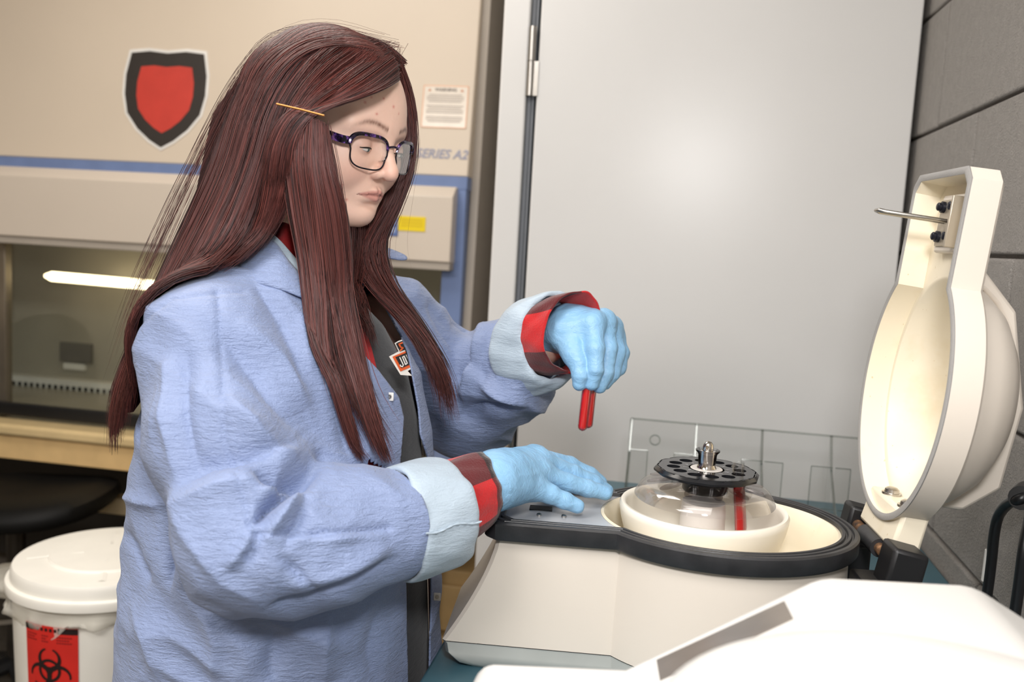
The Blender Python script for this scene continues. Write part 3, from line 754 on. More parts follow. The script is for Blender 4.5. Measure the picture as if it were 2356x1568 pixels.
# ------------------------------------------------------------------ waste bin with liner and biohazard label
bz = .70; bc = Uz(252, 1296, bz); BR = abs(Uz(470, 1306, bz)[0]-bc[0])*1.0
bn = thing('waste_bin', 'round white biohazard waste bin with lid and plastic liner', 'waste bin', (bc[0], bc[1], 0))
M['binw'] = simple('bin_white', srgb(242, 239, 230), .4, var=.02)
MB().lathe([(.0, .0), (BR*.80, .0), (BR*.82, .01), (BR*.93, bz-.06), (BR*.93, bz-.02), (BR*.90, bz-.02), (BR*.80, .02), (.0, .02)], 64).build('bin_body', M['binw'], bn, smooth=40)
ld = [(BR*.97, bz-.028), (BR*1.0, bz-.026), (BR*1.005, bz-.012), (BR*.995, bz-.008), (BR*.955, bz-.006), (BR*.95, bz+.012), (BR*.93, bz+.019), (BR*.85, bz+.020), (BR*.6, bz+.022), (BR*.58, bz+.026), (BR*.2, bz+.027), (.0, bz+.027)]
lidb = MB().lathe(ld, 72).build('bin_lid', M['binw'], bn, smooth=40)
for k in range(4):
    a = k*math.pi/2+.5
    MB().add([(math.cos(a+s)*r_*BR, math.sin(a+s)*r_*BR, bz+z) for s, r_, z in ((-.10, .25, .0265), (-.05, .80, .0205), (0, .25, .0282), (0, .80, .0222), (.10, .25, .0265), (.05, .80, .0205))], [(0, 1, 3, 2), (2, 3, 5, 4)]).build('lid_rib', M['binw'], lidb, smooth=None)
# liner: crumpled skirt of translucent film folded over the rim
lt = NT('bin_liner'); lt.t.nodes.remove(lt.b)
tr = lt.n('ShaderNodeBsdfTransparent'); tl = lt.n('ShaderNodeBsdfTranslucent'); df = lt.n('ShaderNodeBsdfPrincipled'); df.inputs['Base Color'].default_value = srgb(236, 232, 220); df.inputs['Roughness'].default_value = .25
m1 = lt.n('ShaderNodeMixShader'); m1.inputs[0].default_value = .45; lt.l(tr.outputs[0], m1.inputs[1]); lt.l(df.outputs[0], m1.inputs[2]); lt.l(m1.outputs[0], lt.out.inputs[0])
V = []; Fc = []; n = 140; lev = [(1.0, -.028), (.98, -.036), (.975, -.046), (.985, -.056), (.965, -.064), (.945, -.068)]
ph = rng.uniform(0, 6.28, 8)
for i, (k, w) in enumerate(lev):
    for j in range(n):
        a = 2*math.pi*j/n
        d = sum(math.sin(f_*a+ph[q]+i*.6)*am for q, (f_, am) in enumerate(((3, .4), (7, .5), (11, .5), (17, .35), (29, .25))))*.006*min(i, 3)/3*(1.6 if i in (2, 3, 4) else 1)
        bag = .10*math.exp(-((a-math.pi*.98)/.35)**2)*(1 if i in (2, 3, 4) else .3)
        drop = .012*math.sin(5*a+1)+.01*math.sin(13*a) if i >= 4 else 0
        V.append(((BR*k+d+bag)*math.cos(a), (BR*k+d+bag)*math.sin(a), bz+w+drop))
for i in range(len(lev)-1):
    for j in range(n): Fc.append((i*n+j, i*n+(j+1) % n, (i+1)*n+(j+1) % n, (i+1)*n+j))
MB().add(V, Fc).build('bin_liner', lt.m, bn, smooth=180)
# label wrapped on the bin
lc = np.array([bc[0], bc[1]])
def bin_pt(px, py, off=.002):
    v = ray(px, py); A = v[0]**2+v[1]**2; o2 = CAM[:2]-lc
    rr = BR*.905+off
    Bq = 2*(v[:2]@o2); Cq = o2@o2-rr*rr; t_ = (-Bq-math.sqrt(max(0, Bq*Bq-4*A*Cq)))/(2*A); p = CAM+v*t_
    return p-np.array([bc[0], bc[1], 0])
redl = simple('label_red', srgb(214, 44, 36), .4); inkb = simple('label_ink', srgb(34, 20, 20), .45)
pA, pB = bin_pt(66, 1440), bin_pt(182, 1436)
ang0, ang1 = math.atan2(pA[1], pA[0]), math.atan2(pB[1], pB[0])
ztp = bin_pt(120, 1438)[2]; LH = .155
def lab_pt(s, t, off): # s 0..1 across, t 0..1 down
    a = ang0+(ang1-ang0)*s; z = ztp-LH*t; rr = BR*(.82+.11*(z-.01)/(bz-.07))+off; return (rr*math.cos(a), rr*math.sin(a), z)
def wrap(name, polys, mat, par, off):
    b_ = MB()
    for P in polys: b_.add([lab_pt(s, t, off) for s, t in P], [tuple(range(len(P)))])
    return b_.build(name, mat, par, smooth=None)
grid = [[(i/12, 0), ((i+1)/12, 0), ((i+1)/12, 1), (i/12, 1)] for i in range(12)]
lbl = wrap('biohazard_label', grid, redl, bn, .0025)
wrap('label_header', [[(i/12+.0, .012), ((i+1)/12, .012), ((i+1)/12, .085), (i/12, .085)] for i in range(12) if i not in (2, 3, 4, 5, 6, 7)] + [[(.17+i*.085, .03), (.17+i*.085+.05, .03), (.17+i*.085+.05, .07), (.17+i*.085, .07)] for i in range(6)], inkb, lbl, .0032)
small = [[(x0+i*.045, .12+r*.035), (x0+i*.045+.035, .12+r*.035), (x0+i*.045+.035, .137+r*.035), (x0+i*.045, .137+r*.035)] for x0, cols in ((.04, 5), (.36, 3), (.64, 6)) for r in range(3) for i in range(cols-(r % 2))]
wrap('label_small_print', small, simple('label_faint_ink', srgb(150, 30, 28), .5), lbl, .0032)
asp = (LH)/(abs(ang1-ang0)*BR*.9)
def trefoil():
    P = []
    c0 = (.5, .56); R1 = .17; R2 = .125; dist = .155
    for k in range(3):
        a = -math.pi/2+k*2*math.pi/3; cx_, cy_ = math.cos(a)*dist, math.sin(a)*dist
        # open horn ring, gap pointing outwards
        ox, oy = math.cos(a)*.022, math.sin(a)*.022
        for i in range(30):
            t0 = a+.38+(2*math.pi-.76)*i/30; t1 = a+.38+(2*math.pi-.76)*(i+1)/30
            P.append([(cx_+math.cos(t0)*R1, cy_+math.sin(t0)*R1), (cx_+math.cos(t1)*R1, cy_+math.sin(t1)*R1), (cx_+ox+math.cos(t1)*R2, cy_+oy+math.sin(t1)*R2), (cx_+ox+math.cos(t0)*R2, cy_+oy+math.sin(t0)*R2)])
        b0_ = a+math.pi
    for i in range(36):
        t0, t1 = 2*math.pi*i/36, 2*math.pi*(i+1)/36
        if abs(((t0+math.pi/2) % (2*math.pi/3))-0.0) < .0: continue
        P.append([(math.cos(t0)*.165, math.sin(t0)*.165), (math.cos(t1)*.165, math.sin(t1)*.165), (math.cos(t1)*.125, math.sin(t1)*.125), (math.cos(t0)*.125, math.sin(t0)*.125)])
    return [[(c0[0]+x*1.28, c0[1]+y*1.28/asp) for x, y in q] for q in P]
wrap('biohazard_symbol', trefoil(), inkb, lbl, .0036)
GL = {'B': [(0,0,.25,1),(0,0,.85,.2),(0,.4,.85,.6),(0,.8,.85,1),(.65,.05,.95,.45),(.65,.55,.95,.95)], 'I': [(.32,0,.62,1)], 'O': [(0,0,.28,1),(.68,0,.95,1),(0,0,.95,.2),(0,.8,.95,1)],
      'H': [(0,0,.28,1),(.68,0,.95,1),(0,.4,.95,.6)], 'A': [(0,.05,.28,1),(.68,.05,.95,1),(.1,0,.85,.2),(0,.5,.95,.68)], 'Z': [(0,0,.95,.2),(0,.8,.95,1),(.45,.2,.85,.45),(.2,.45,.6,.65),(.05,.62,.4,.82)],
      'R': [(0,0,.28,1),(0,0,.85,.2),(0,.45,.85,.62),(.65,.05,.95,.5),(.6,.6,.95,1)], 'D': [(0,0,.28,1),(0,0,.8,.2),(0,.8,.8,1),(.66,.1,.95,.9)]}
lt_ = []
for i, ch in enumerate('BIOHAZARD'):
    for x0, y0, x1, y1 in GL[ch]:
        s0 = .05+i*.101; lt_.append([(s0+x0*.088, .90+y0*.085), (s0+x1*.088, .90+y0*.085), (s0+x1*.088, .90+y1*.085), (s0+x0*.088, .90+y1*.085)])
wrap('biohazard_word', lt_, inkb, lbl, .0036)

# ------------------------------------------------------------------ black lab chair at the left edge
sc_ = Uz(40, 1165, .62)
ch = thing('lab_chair', 'black swivel lab chair partly hidden behind the waste bin', 'chair', (sc_[0]-.10, sc_[1]+.12, 0), math.radians(10))
fab = simple('black_vinyl', srgb(10, 10, 10), .6, spec=.25)
P = []
V = []; Fc = []; n = 40
lev = [(.70, .555), (.95, .565), (1.0, .585), (.97, .61), (.8, .622), (.3, .615), (.01, .612)]
for k, w in lev:
    for j in range(n):
        a = 2*math.pi*j/n; ca, sa = math.cos(a), math.sin(a)
        V.append((.26*k*math.copysign(abs(ca)**.7, ca), .23*k*math.copysign(abs(sa)**.7, sa), w+(.02*max(0, ca)*k)))
for i in range(len(lev)-1):
    for j in range(n): Fc.append((i*n+j, i*n+(j+1) % n, (i+1)*n+(j+1) % n, (i+1)*n+j))
MB().add(V, Fc).build('seat', fab, ch, smooth=60)
V = []; Fc = []
for i, yy in enumerate((0.0, .03, .06)):
    for j in range(n):
        a = 2*math.pi*j/n; k = (.96, 1.0, .94)[i]
        ca, sa = math.cos(a), math.sin(a)
        V.append((-.27-yy+.03*sa*sa-.04*sa, .19*k*math.copysign(abs(ca)**.75, ca), .87+.19*k*math.copysign(abs(sa)**.75, sa)))
for i in range(2):
    for j in range(n): Fc.append((i*n+j, i*n+(j+1) % n, (i+1)*n+(j+1) % n, (i+1)*n+j))
Fc.append(tuple(range(n))); Fc.append(tuple(2*n+j for j in range(n)))
MB().add(V, Fc).build('backrest', fab, ch, smooth=60)
MB().tube([(-.12, 0, .56), (-.27, 0, .57), (-.33, 0, .64), (-.32, 0, .85)], .018, 10).build('back_bar', M['black'], ch)
MB().cyl((0, 0, .10), (0, 0, .56), .025).build('gas_column', simple('dark_column', srgb(70, 66, 62), .3, .7), ch)
MB().lathe([(.20, .32), (.212, .32), (.212, .332), (.20, .332)], 40, closed=True).build('foot_ring', M['steel'], ch)
for k in range(5):
    a = k*2*math.pi/5+.3; e_ = (.29*math.cos(a), .29*math.sin(a))
    lg = MB().tube([(0, 0, .12), (e_[0]*.6, e_[1]*.6, .10), (e_[0], e_[1], .085)], [.026, .02, .016], 8).build('base_leg', M['black'], ch)
    MB().tube([(e_[0]-.018*math.sin(a), e_[1]+.018*math.cos(a), .03), (e_[0]+.018*math.sin(a), e_[1]-.018*math.cos(a), .03)], .03, 16).build('caster', M['black'], lg)
# ceiling fixtures for the lights set at the top; the second and third are added
for (x, y), which in (((-1.1, 1.5), 'above the hood side of the room'), ((-.25, -.1), 'above the camera, added for bounced flash'), ((-1.3, -.9), 'behind the camera, added as frontal fill')):
    tf = thing('room_and_fill_troffer', 'white framed fluorescent ceiling troffer '+which, 'ceiling light', (x, y, ZC))
    MB().box((-.64, -.34, -.02), (-.60, .34, 0)).box((.60, -.34, -.02), (.64, .34, 0)).box((-.64, -.34, -.02), (.64, -.30, 0)).box((-.64, .30, -.02), (.64, .34, 0)).build('frame', M['white'], tf, smooth=None)
    MB().box((-.6, -.3, -.006), (.6, .3, -.001)).build('diffuser', M['white'], tf, smooth=None)

# ================================================================== PERSON
# ---- signed distance toolkit: organic shapes are sculpted as distance fields and meshed with surface nets
def smin(a, b, k): h = np.clip(.5+.5*(b-a)/k, 0, 1); return b+(a-b)*h-k*h*(1-h)
def smax(a, b, k): return -smin(-a, -b, k)
def s_ball(p, c, r): return np.linalg.norm(p-np.asarray(c), axis=-1)-r
def s_ell(p, c, r):
    r = np.asarray(r, float); q = (p-np.asarray(c))/r; k0 = np.linalg.norm(q, axis=-1); k1 = np.linalg.norm(q/r, axis=-1)
    return k0*(k0-1)/(k1+1e-9)
def s_cone(p, a, b, r0, r1):
    a = np.asarray(a, float); b = np.asarray(b, float); ab = b-a; h = np.clip(((p-a)@ab)/(ab@ab), 0, 1)
    return np.linalg.norm(p-a-h[..., None]*ab, axis=-1)-(r0+(r1-r0)*h)
def s_chain(p, pts, rad, k=.0):
    d = None
    for i in range(len(pts)-1):
        e = s_cone(p, pts[i], pts[i+1], rad[i], rad[i+1]); d = e if d is None else (smin(d, e, k) if k else np.minimum(d, e))
    return d
def surface_nets(fn, lo, hi, h, chunk=True):
    lo = np.asarray(lo, float); n = np.ceil((np.asarray(hi)-lo)/h).astype(int)+1
    ax = [lo[i]+h*np.arange(n[i]) for i in range(3)]
    k = 4; nc = (n+k-1)//k; H = h*k                       # coarse pass, then refine only near the surface
    cx = [lo[i]+h*(k-1)/2+H*np.arange(nc[i]) for i in range(3)]
    X, Y, Zz = np.meshgrid(*cx, indexing='ij'); Dc = fn(np.stack([X, Y, Zz], -1).reshape(-1, 3)).reshape(X.shape)
    D = np.repeat(np.repeat(np.repeat(Dc, k, 0), k, 1), k, 2)[:n[0], :n[1], :n[2]].astype(np.float32)
    near_ = np.argwhere(np.abs(D) < H*2.0)
    for i in range(0, len(near_), 400000):
        I_ = near_[i:i+400000]; D[tuple(I_.T)] = fn(lo+h*I_)
    ins = D < 0
    c = [ins[dx:n[0]-1+dx, dy:n[1]-1+dy, dz:n[2]-1+dz] for dx in (0, 1) for dy in (0, 1) for dz in (0, 1)]
    cnt = sum(x.astype(np.int8) for x in c); act = (cnt > 0) & (cnt < 8)
    I = np.argwhere(act); idx = -np.ones(act.shape, np.int32); idx[act] = np.arange(len(I))
    acc = np.zeros((len(I), 3)); num = np.zeros(len(I))
    off = np.array([(0,0,0),(0,0,1),(0,1,0),(0,1,1),(1,0,0),(1,0,1),(1,1,0),(1,1,1)])
    dv = [D[I[:, 0]+o[0], I[:, 1]+o[1], I[:, 2]+o[2]] for o in off]
    for a, b in ((0,1),(2,3),(4,5),(6,7),(0,2),(1,3),(4,6),(5,7),(0,4),(1,5),(2,6),(3,7)):
        s_ = (dv[a] < 0) != (dv[b] < 0); t = np.where(s_, dv[a]/(dv[a]-dv[b]+1e-20), 0)
        acc += np.where(s_[:, None], off[a]+(off[b]-off[a])*t[:, None], 0); num += s_
    V = lo+h*(I+acc/num[:, None]); Q = []
    for axn in range(3):
        sl0 = [slice(None)]*3; sl1 = [slice(None)]*3; sl0[axn] = slice(0, -1); sl1[axn] = slice(1, None)
        ch = ins[tuple(sl0)] != ins[tuple(sl1)]; E = np.argwhere(ch)
        u, w = [(1, 2), (2, 0), (0, 1)][axn]
        ok = (E[:, u] > 0) & (E[:, w] > 0) & (E[:, u] < n[u]-1) & (E[:, w] < n[w]-1); E = E[ok]
        f0 = ins[tuple(E.T)]; q = []
        for du, dw in ((-1, -1), (0, -1), (0, 0), (-1, 0)):
            G = E.copy(); G[:, u] += du; G[:, w] += dw; q.append(idx[tuple(G.T)])
        q = np.stack(q, 1); q[~f0] = q[~f0][:, ::-1]; Q.append(q)
    return V, np.vstack(Q)
def vnormals(V, T):
    N = np.zeros_like(V); a, b, c = V[T[:, 0]], V[T[:, 1]], V[T[:, 2]]; fn = np.cross(b-a, c-a)
    if T.shape[1] == 4: fn = np.cross(c-a, V[T[:, 3]]-b)
    for i in range(T.shape[1]): np.add.at(N, T[:, i], fn)
    return N/(np.linalg.norm(N, axis=1)[:, None]+1e-12)
def tris(Q): return np.vstack([Q[:, [0, 1, 2]], Q[:, [0, 2, 3]]])
def clip_mesh(V, T, s, extra=None):
    """keep s > 0, cutting triangles cleanly along s = 0"""
    pos = s > 0; k = pos[T].sum(1); keep = T[k == 3]; out = [keep]
    newV = []; base = len(V)
    def cut(i, j): t = s[i]/(s[i]-s[j]); return V[i]+(V[j]-V[i])*t[:, None]
    for want in (1, 2):
        X = T[k == want]; P = pos[X]
        lone = np.argmax(P if want == 1 else ~P, axis=1); r_ = np.arange(len(X))
        a = X[r_, lone]; b = X[r_, (lone+1) % 3]; c = X[r_, (lone+2) % 3]
        ab = cut(a, b); ac = cut(a, c); i0 = base+sum(len(x) for x in newV)
        ia = i0+r_; ic = i0+len(X)+r_; newV += [ab, ac]
        if want == 1: out.append(np.stack([a, ia, ic], 1))
        else: out += [np.stack([ia, b, c], 1), np.stack([ia, c, ic], 1)]
    V2 = np.vstack([V]+newV); T2 = np.vstack(out)
    # weld duplicates made along shared edges
    key = np.round(V2*2e5).astype(np.int64); _, first, inv = np.unique(key, axis=0, return_index=True, return_inverse=True)
    inv = inv.reshape(-1); T2 = inv[T2]; V2 = V2[first]
    T2 = T2[(T2[:, 0] != T2[:, 1]) & (T2[:, 1] != T2[:, 2]) & (T2[:, 0] != T2[:, 2])]
    used = np.unique(T2); rm = -np.ones(len(V2), int); rm[used] = np.arange(len(used))
    return V2[used], rm[T2]
# value noise
_tab = rng.random((64, 64, 64)).astype(np.float32)*2-1
def vnoise(p):
    p = np.asarray(p, float); i = np.floor(p).astype(int); f = p-i; f = f*f*(3-2*f); r_ = 0
    for dx in (0, 1):
        for dy in (0, 1):
            for dz in (0, 1):
                w = (f[..., 0] if dx else 1-f[..., 0])*(f[..., 1] if dy else 1-f[..., 1])*(f[..., 2] if dz else 1-f[..., 2])
                r_ = r_+w*_tab[(i[..., 0]+dx) % 64, (i[..., 1]+dy) % 64, (i[..., 2]+dz) % 64]
    return r_
def poly_sd(x, y, P):
    """signed distance (pixels) to polygon, negative inside"""
    P = np.asarray(P, float); d = np.full(np.shape(x), 1e18); s_ = np.ones(np.shape(x))
    for i in range(len(P)):
        a = P[i]; b = P[i-1]; ex, ey = b-a; wx, wy = x-a[0], y-a[1]
        t = np.clip((wx*ex+wy*ey)/(ex*ex+ey*ey+1e-12), 0, 1); bx, by = wx-ex*t, wy-ey*t; d = np.minimum(d, bx*bx+by*by)
        c1 = y >= a[1]; c2 = y < b[1]; c3 = ex*wy > ey*wx
        f_ = (c1 & c2 & c3) | (~c1 & ~c2 & ~c3); s_ = np.where(f_, -s_, s_)
    return s_*np.sqrt(d)
def seg_dist(x, y, P):
    """distance to polyline and parameter 0..1 along it, plus signed side"""
    P = np.asarray(P, float); L_ = np.r_[0, np.cumsum(np.linalg.norm(np.diff(P, axis=0), axis=1))]
    best = np.full(np.shape(x), 1e18); tt = np.zeros(np.shape(x)); sd = np.zeros(np.shape(x))
    for i in range(len(P)-1):
        a, b = P[i], P[i+1]; ex, ey = b-a; l2 = ex*ex+ey*ey
        t = np.clip(((x-a[0])*ex+(y-a[1])*ey)/l2, 0, 1); bx, by = x-a[0]-ex*t, y-a[1]-ey*t; d = bx*bx+by*by
        m_ = d < best; best = np.where(m_, d, best); tt = np.where(m_, (L_[i]+t*math.sqrt(l2))/L_[-1], tt)
        sd = np.where(m_, np.sign(ex*(y-a[1])-ey*(x-a[0])), sd)
    return np.sqrt(best), tt, sd

# ---- pose, read off the photograph (pixel, pixel, distance from camera)
U_ = lambda *a: Ud(*a)
shN, elN, wrN = U_(470, 788, .935), U_(590, 1232, .852), U_(1100, 1128, .955)      # her right arm, nearest the camera
shF, elF, wrF = U_(885, 735, 1.19), U_(1080, 925, 1.27), U_(1285, 765, 1.135)    # her left arm
neckB = U_(668, 610, 1.075)
LAT = (shF-shN); LAT[2] = 0; LAT /= np.linalg.norm(LAT)          # towards her left
FRT = np.array([LAT[1], -LAT[0], 0.0])                           # facing direction
person = thing('person', 'person with long dark red hair, glasses and blue lab coat loading tubes', 'person', (U_(640, 1300, 1.06)[0], U_(640, 1300, 1.06)[1], 0))
p0 = np.array(person.location)
def put(o):   # parts are modelled in world space; move them under the person
    o.parent = person; o.matrix_parent_inverse = Matrix.Translation(-Vector(p0)); return o

# ---- materials
skin = NT('skin'); at = skin.n('ShaderNodeVertexColor', layer_name='tint'); nz = skin.noise(260, 4, .6); 
skin.base(skin.mix(skin.math('MULTIPLY', nz, .14), at.outputs['Color'], srgb(196, 128, 108))); skin.set(Roughness=.50)
skin.b.inputs['Subsurface Weight'].default_value = .12; skin.b.inputs['Subsurface Radius'].default_value = (.006, .003, .002); skin.b.inputs['Subsurface Scale'].default_value = .6
skin.bump(nz, .06, .0008)
def cloth(name, col, var=.10, crepe=.5, ridge=True, rough=.55, sheen=.2):
    t = NT(name); v = t.coord()
    big = t.noise(9, 4, .55, v)
    fib = t.noise(1.0, 3, .6, t.mapping(v, (90, 90, 900)))
    fine = t.noise(700, 2, .5, v)
    cr_ = t.noise(1.0, 4, .65, t.mapping(v, (60, 60, 230), (.3, .2, 0)), .6)
    c_ = t.mix(big, tuple(x*(1-var) for x in col[:3])+(1,), tuple(min(1, x*(1+var)) for x in col[:3])+(1,))
    c_ = t.mix(t.math('MULTIPLY', fine, .35), c_, tuple(x*.72 for x in col[:3])+(1,))
    t.base(c_); t.set(Roughness=rough); t.b.inputs['Sheen Weight'].default_value = sheen
    h_ = t.math('ADD', t.math('MULTIPLY', cr_, 1.0), t.math('MULTIPLY', fine, .22)); h_ = t.math('ADD', h_, t.math('MULTIPLY', fib, .35 if ridge else .0))
    t.bump(h_, crepe, .0035); return t.m
M['coat'] = cloth('blue_coat_fabric', srgb(137, 153, 191), crepe=.8, rough=.50)
M['coatlite'] = cloth('coat_inside_fabric', srgb(178, 194, 208), .05, .40)
M['tee'] = cloth('charcoal_jersey', srgb(50, 51, 54), .1, .25, False, .8)
M['denim'] = cloth('dark_trousers', srgb(58, 62, 70), .2, .4, False, .8)
M['shoe'] = simple('black_shoe', srgb(30, 28, 28), .5)
def plaid(name):
    t = NT(name); uvn = t.n('ShaderNodeUVMap'); uvn.uv_map = 'uv'; sx = t.n('ShaderNodeSeparateXYZ'); t.l(uvn.outputs[0], sx.inputs[0])
    def band(o, period, ph): 
        q = t.math('FRACT', t.math('ADD', t.math('DIVIDE', o, period), ph)); return t.math('GREATER_THAN', q, .5)
    a = band(sx.outputs[0], .15, .187); b = band(sx.outputs[1], .10, .53); sm = t.math('ADD', a, b)
    fz = t.noise(500, 3, .7); 
    c_ = t.ramp(t.math('DIVIDE', sm, 2.0), [(0, srgb(204, 22, 26)), (.34, srgb(92, 14, 20)), (.8, srgb(26, 18, 20))], 'CONSTANT')
    c_ = t.mix(t.math('MULTIPLY', fz, .35), c_, srgb(70, 14, 18)); t.base(c_); t.set(Roughness=.9); t.b.inputs['Sheen Weight'].default_value = .3
    t.bump(fz, .5, .002); return t.m
M['plaid'] = plaid('red_buffalo_plaid')
M['red'] = cloth('red_flannel', srgb(176, 18, 24), .15, .3, False, .9)
gv = NT('nitrile'); v = gv.coord(); n1 = gv.noise(1, 4, .6, gv.mapping(v, (55, 140, 90), (.4, .3, .6)), 1.2); n2 = gv.noise(24, 3)
gv.base(gv.mix(n2, srgb(132, 180, 218), srgb(146, 190, 224))); gv.set(Roughness=.42); gv.b.inputs['Specular IOR Level'].default_value = .45
gv.b.inputs['Subsurface Weight'].default_value = .05; gv.b.inputs['Subsurface Scale'].default_value = .01
gv.bump(gv.ramp(n1, [(.38, (0, 0, 0, 1)), (.62, (1, 1, 1, 1))]), .26, .0020); M['nitrile'] = gv.m

# ---- head
HA, HB = math.radians(28), math.radians(12)
RH = np.array([RT[0], RT[1], 0.]); RH /= np.linalg.norm(RH); FH = np.array([FW[0], FW[1], 0.]); FH /= np.linalg.norm(FH)
hf = RH*math.cos(HA)-FH*math.sin(HA); hl = np.cross([0, 0, 1.], hf)
HX = hf*math.cos(HB)+np.array([0, 0, -1.])*math.sin(HB); HY = hl; HZ = np.cross(HX, HY)
HR = np.stack([HX, HY, HZ], 1)                               # columns: forward, her left, up
HO = U_(848, 336, 1.005)-HR@np.array([.085, -.031, -.002])
def Hw(p): return HO+np.asarray(p, float)@HR.T
def Hl(p): return (np.asarray(p, float)-HO)@HR
def head_sdf(q):
    x, y, z = q[..., 0], q[..., 1], q[..., 2]; a = np.stack([x, np.abs(y), z], -1)
    d = s_ell(q, (-.014, 0, .032), (.096, .074, .084))
    d = smin(d, s_ell(q, (.026, 0, .022), (.060, .058, .064)), .03)
    d = smin(d, s_ell(q, (.030, 0, -.040), (.050, .046, .052)), .03)
    d = smin(d, s_ell(a, (.042, .034, -.026), (.038, .028, .034)), .022)            # cheek
    d = smin(d, s_cone(a, (-.022, .058, -.046), (.052, .014, -.078), .015, .016), .026)  # jaw line
    d = smin(d, s_ell(q, (.064, 0, -.080), (.018, .018, .015)), .018)                # chin
    d = smin(d, s_cone(a, (.078, .004, .019), (.066, .044, .019), .008, .007), .014)     # brow
    d = smax(d, -s_ell(a, (.102, .031, -.003), (.022, .020, .012)), .012)           # socket
    d = smin(d, s_ball(a, (.0725, .031, -.003), .0128), .003)                       # lowered lid over the eye
    d = smin(d, s_cone(q, (.082, 0, .006), (.0975, 0, -.022), .0072, .0080), .010)   # nose bridge
    d = smin(d, s_ell(q, (.0972, 0, -.0275), (.0108, .0100, .0088)), .006)
    d = smin(d, s_ell(a, (.0870, .0118, -.0300), (.0100, .0062, .0070)), .004)       # wings
    d = smax(d, -s_ell(a, (.0925, .0062, -.0372), (.0045, .0028, .0035)), .0025)    # nostrils
    d = smin(d, s_ell(q, (.070, 0, -.054), (.0155, .024, .016)), .012)               # mouth barrel
    d = smin(d, s_cone(a, (.0862, .003, -.0505), (.0735, .0195, -.0550), .0036, .0018), .003)  # upper lip
    d = smin(d, s_cone(a, (.0842, .0, -.0590), (.0735, .0175, -.0568), .0046, .0018), .003)    # lower lip
    d = smax(d, -s_cone(a, (.0905, 0, -.0545), (.0760, .0235, -.0565), .0009, .0009), .0014)   # line between
    d = smax(d, -s_ell(q, (.0835, 0, -.0685), (.005, .015, .0030)), .007)           # chin crease
    d = smax(d, -s_cone(q, (.0925, 0, -.0400), (.0905, 0, -.0480), .0014, .0016), .004)       # philtrum
    d = smin(d, s_ell(a, (-.012, .072, -.012), (.017, .008, .030)), .006)            # ears
    d = smin(d, s_cone(q, (-.030, 0, -.05), (-.062, 0, -.19), .050, .055), .03)      # neck
    return d
def body_sdf(p):
    d = head_sdf(Hl(p))
    t = torso_sdf(p, -.045); d = smin(d, t, .03)
    d = smin(d, s_chain(p, [shN, elN, wrN, U_(1160, 1105, .985)], [.040, .032, .026, .022]), .03)
    d = smin(d, s_chain(p, [shF, elF, wrF, U_(1330, 770, 1.125)], [.040, .034, .026, .022]), .03)
    return d
# torso levels: height, centre (forward, lateral), half width, half depth
TC = U_(652, 1180, 1.065)
def zy(py): return U_(640, py, 1.065)[2]
TL = np.array([(zy(1900), .010, .186, .172), (zy(1568), .010, .188, .170), (zy(1350), .010, .184, .164), (zy(1150), .012, .176, .154), (zy(980), .014, .170, .142), (zy(840), .012, .155, .122), (zy(740), .004, .138, .100), (zy(670), -.008, .11, .078), (zy(620), -.020, .09, .062)])
TL = TL[np.argsort(TL[:, 0])]
def torso_sdf(p, off=0.0):
    q = p-np.array([TC[0], TC[1], 0]); z = p[..., 2]
    a = np.interp(z, TL[:, 0], TL[:, 2]); b = np.interp(z, TL[:, 0], TL[:, 3]); c = np.interp(z, TL[:, 0], TL[:, 1])
    l = q[..., 0]*LAT[0]+q[..., 1]*LAT[1]; f = q[..., 0]*FRT[0]+q[..., 1]*FRT[1]-c
    r_ = (np.abs(l/a)**2.3+np.abs(f/b)**2.3)**(1/2.3); d = (r_-1)*np.minimum(a, b)
    d = np.maximum(d, z-TL[-1, 0]); d = np.maximum(d, .62-z)
    return d-off
PEL = np.array([TC[0], TC[1], .80])
def coat_sdf(p):
    d = torso_sdf(p)
    d = smin(d, s_chain(p, [neckB+np.array([0, 0, -.055]), shN+np.array([0, 0, .004])], [.056, .060]), .04)
    d = smin(d, s_chain(p, [neckB+np.array([0, 0, -.055]), shF+np.array([0, 0, .0])], [.056, .052]), .04)
    d = smin(d, s_ell(p, neckB-FRT*.035+np.array([0, 0, -.08]), (.11, .11, .062)), .04)
    near = s_chain(p, [shN, (shN+elN)/2+np.array([-.006, 0, .0]), elN, U_(725, 1236, .872), U_(905, 1206, .905)], [.056, .072, .072, .066, .0535], .02)
    far = s_chain(p, [shF, elF, U_(1175, 845, 1.20), U_(1235, 797, 1.15)], [.060, .076, .064, .045], .02)
    return smin(smin(d, near, .022), far, .03)

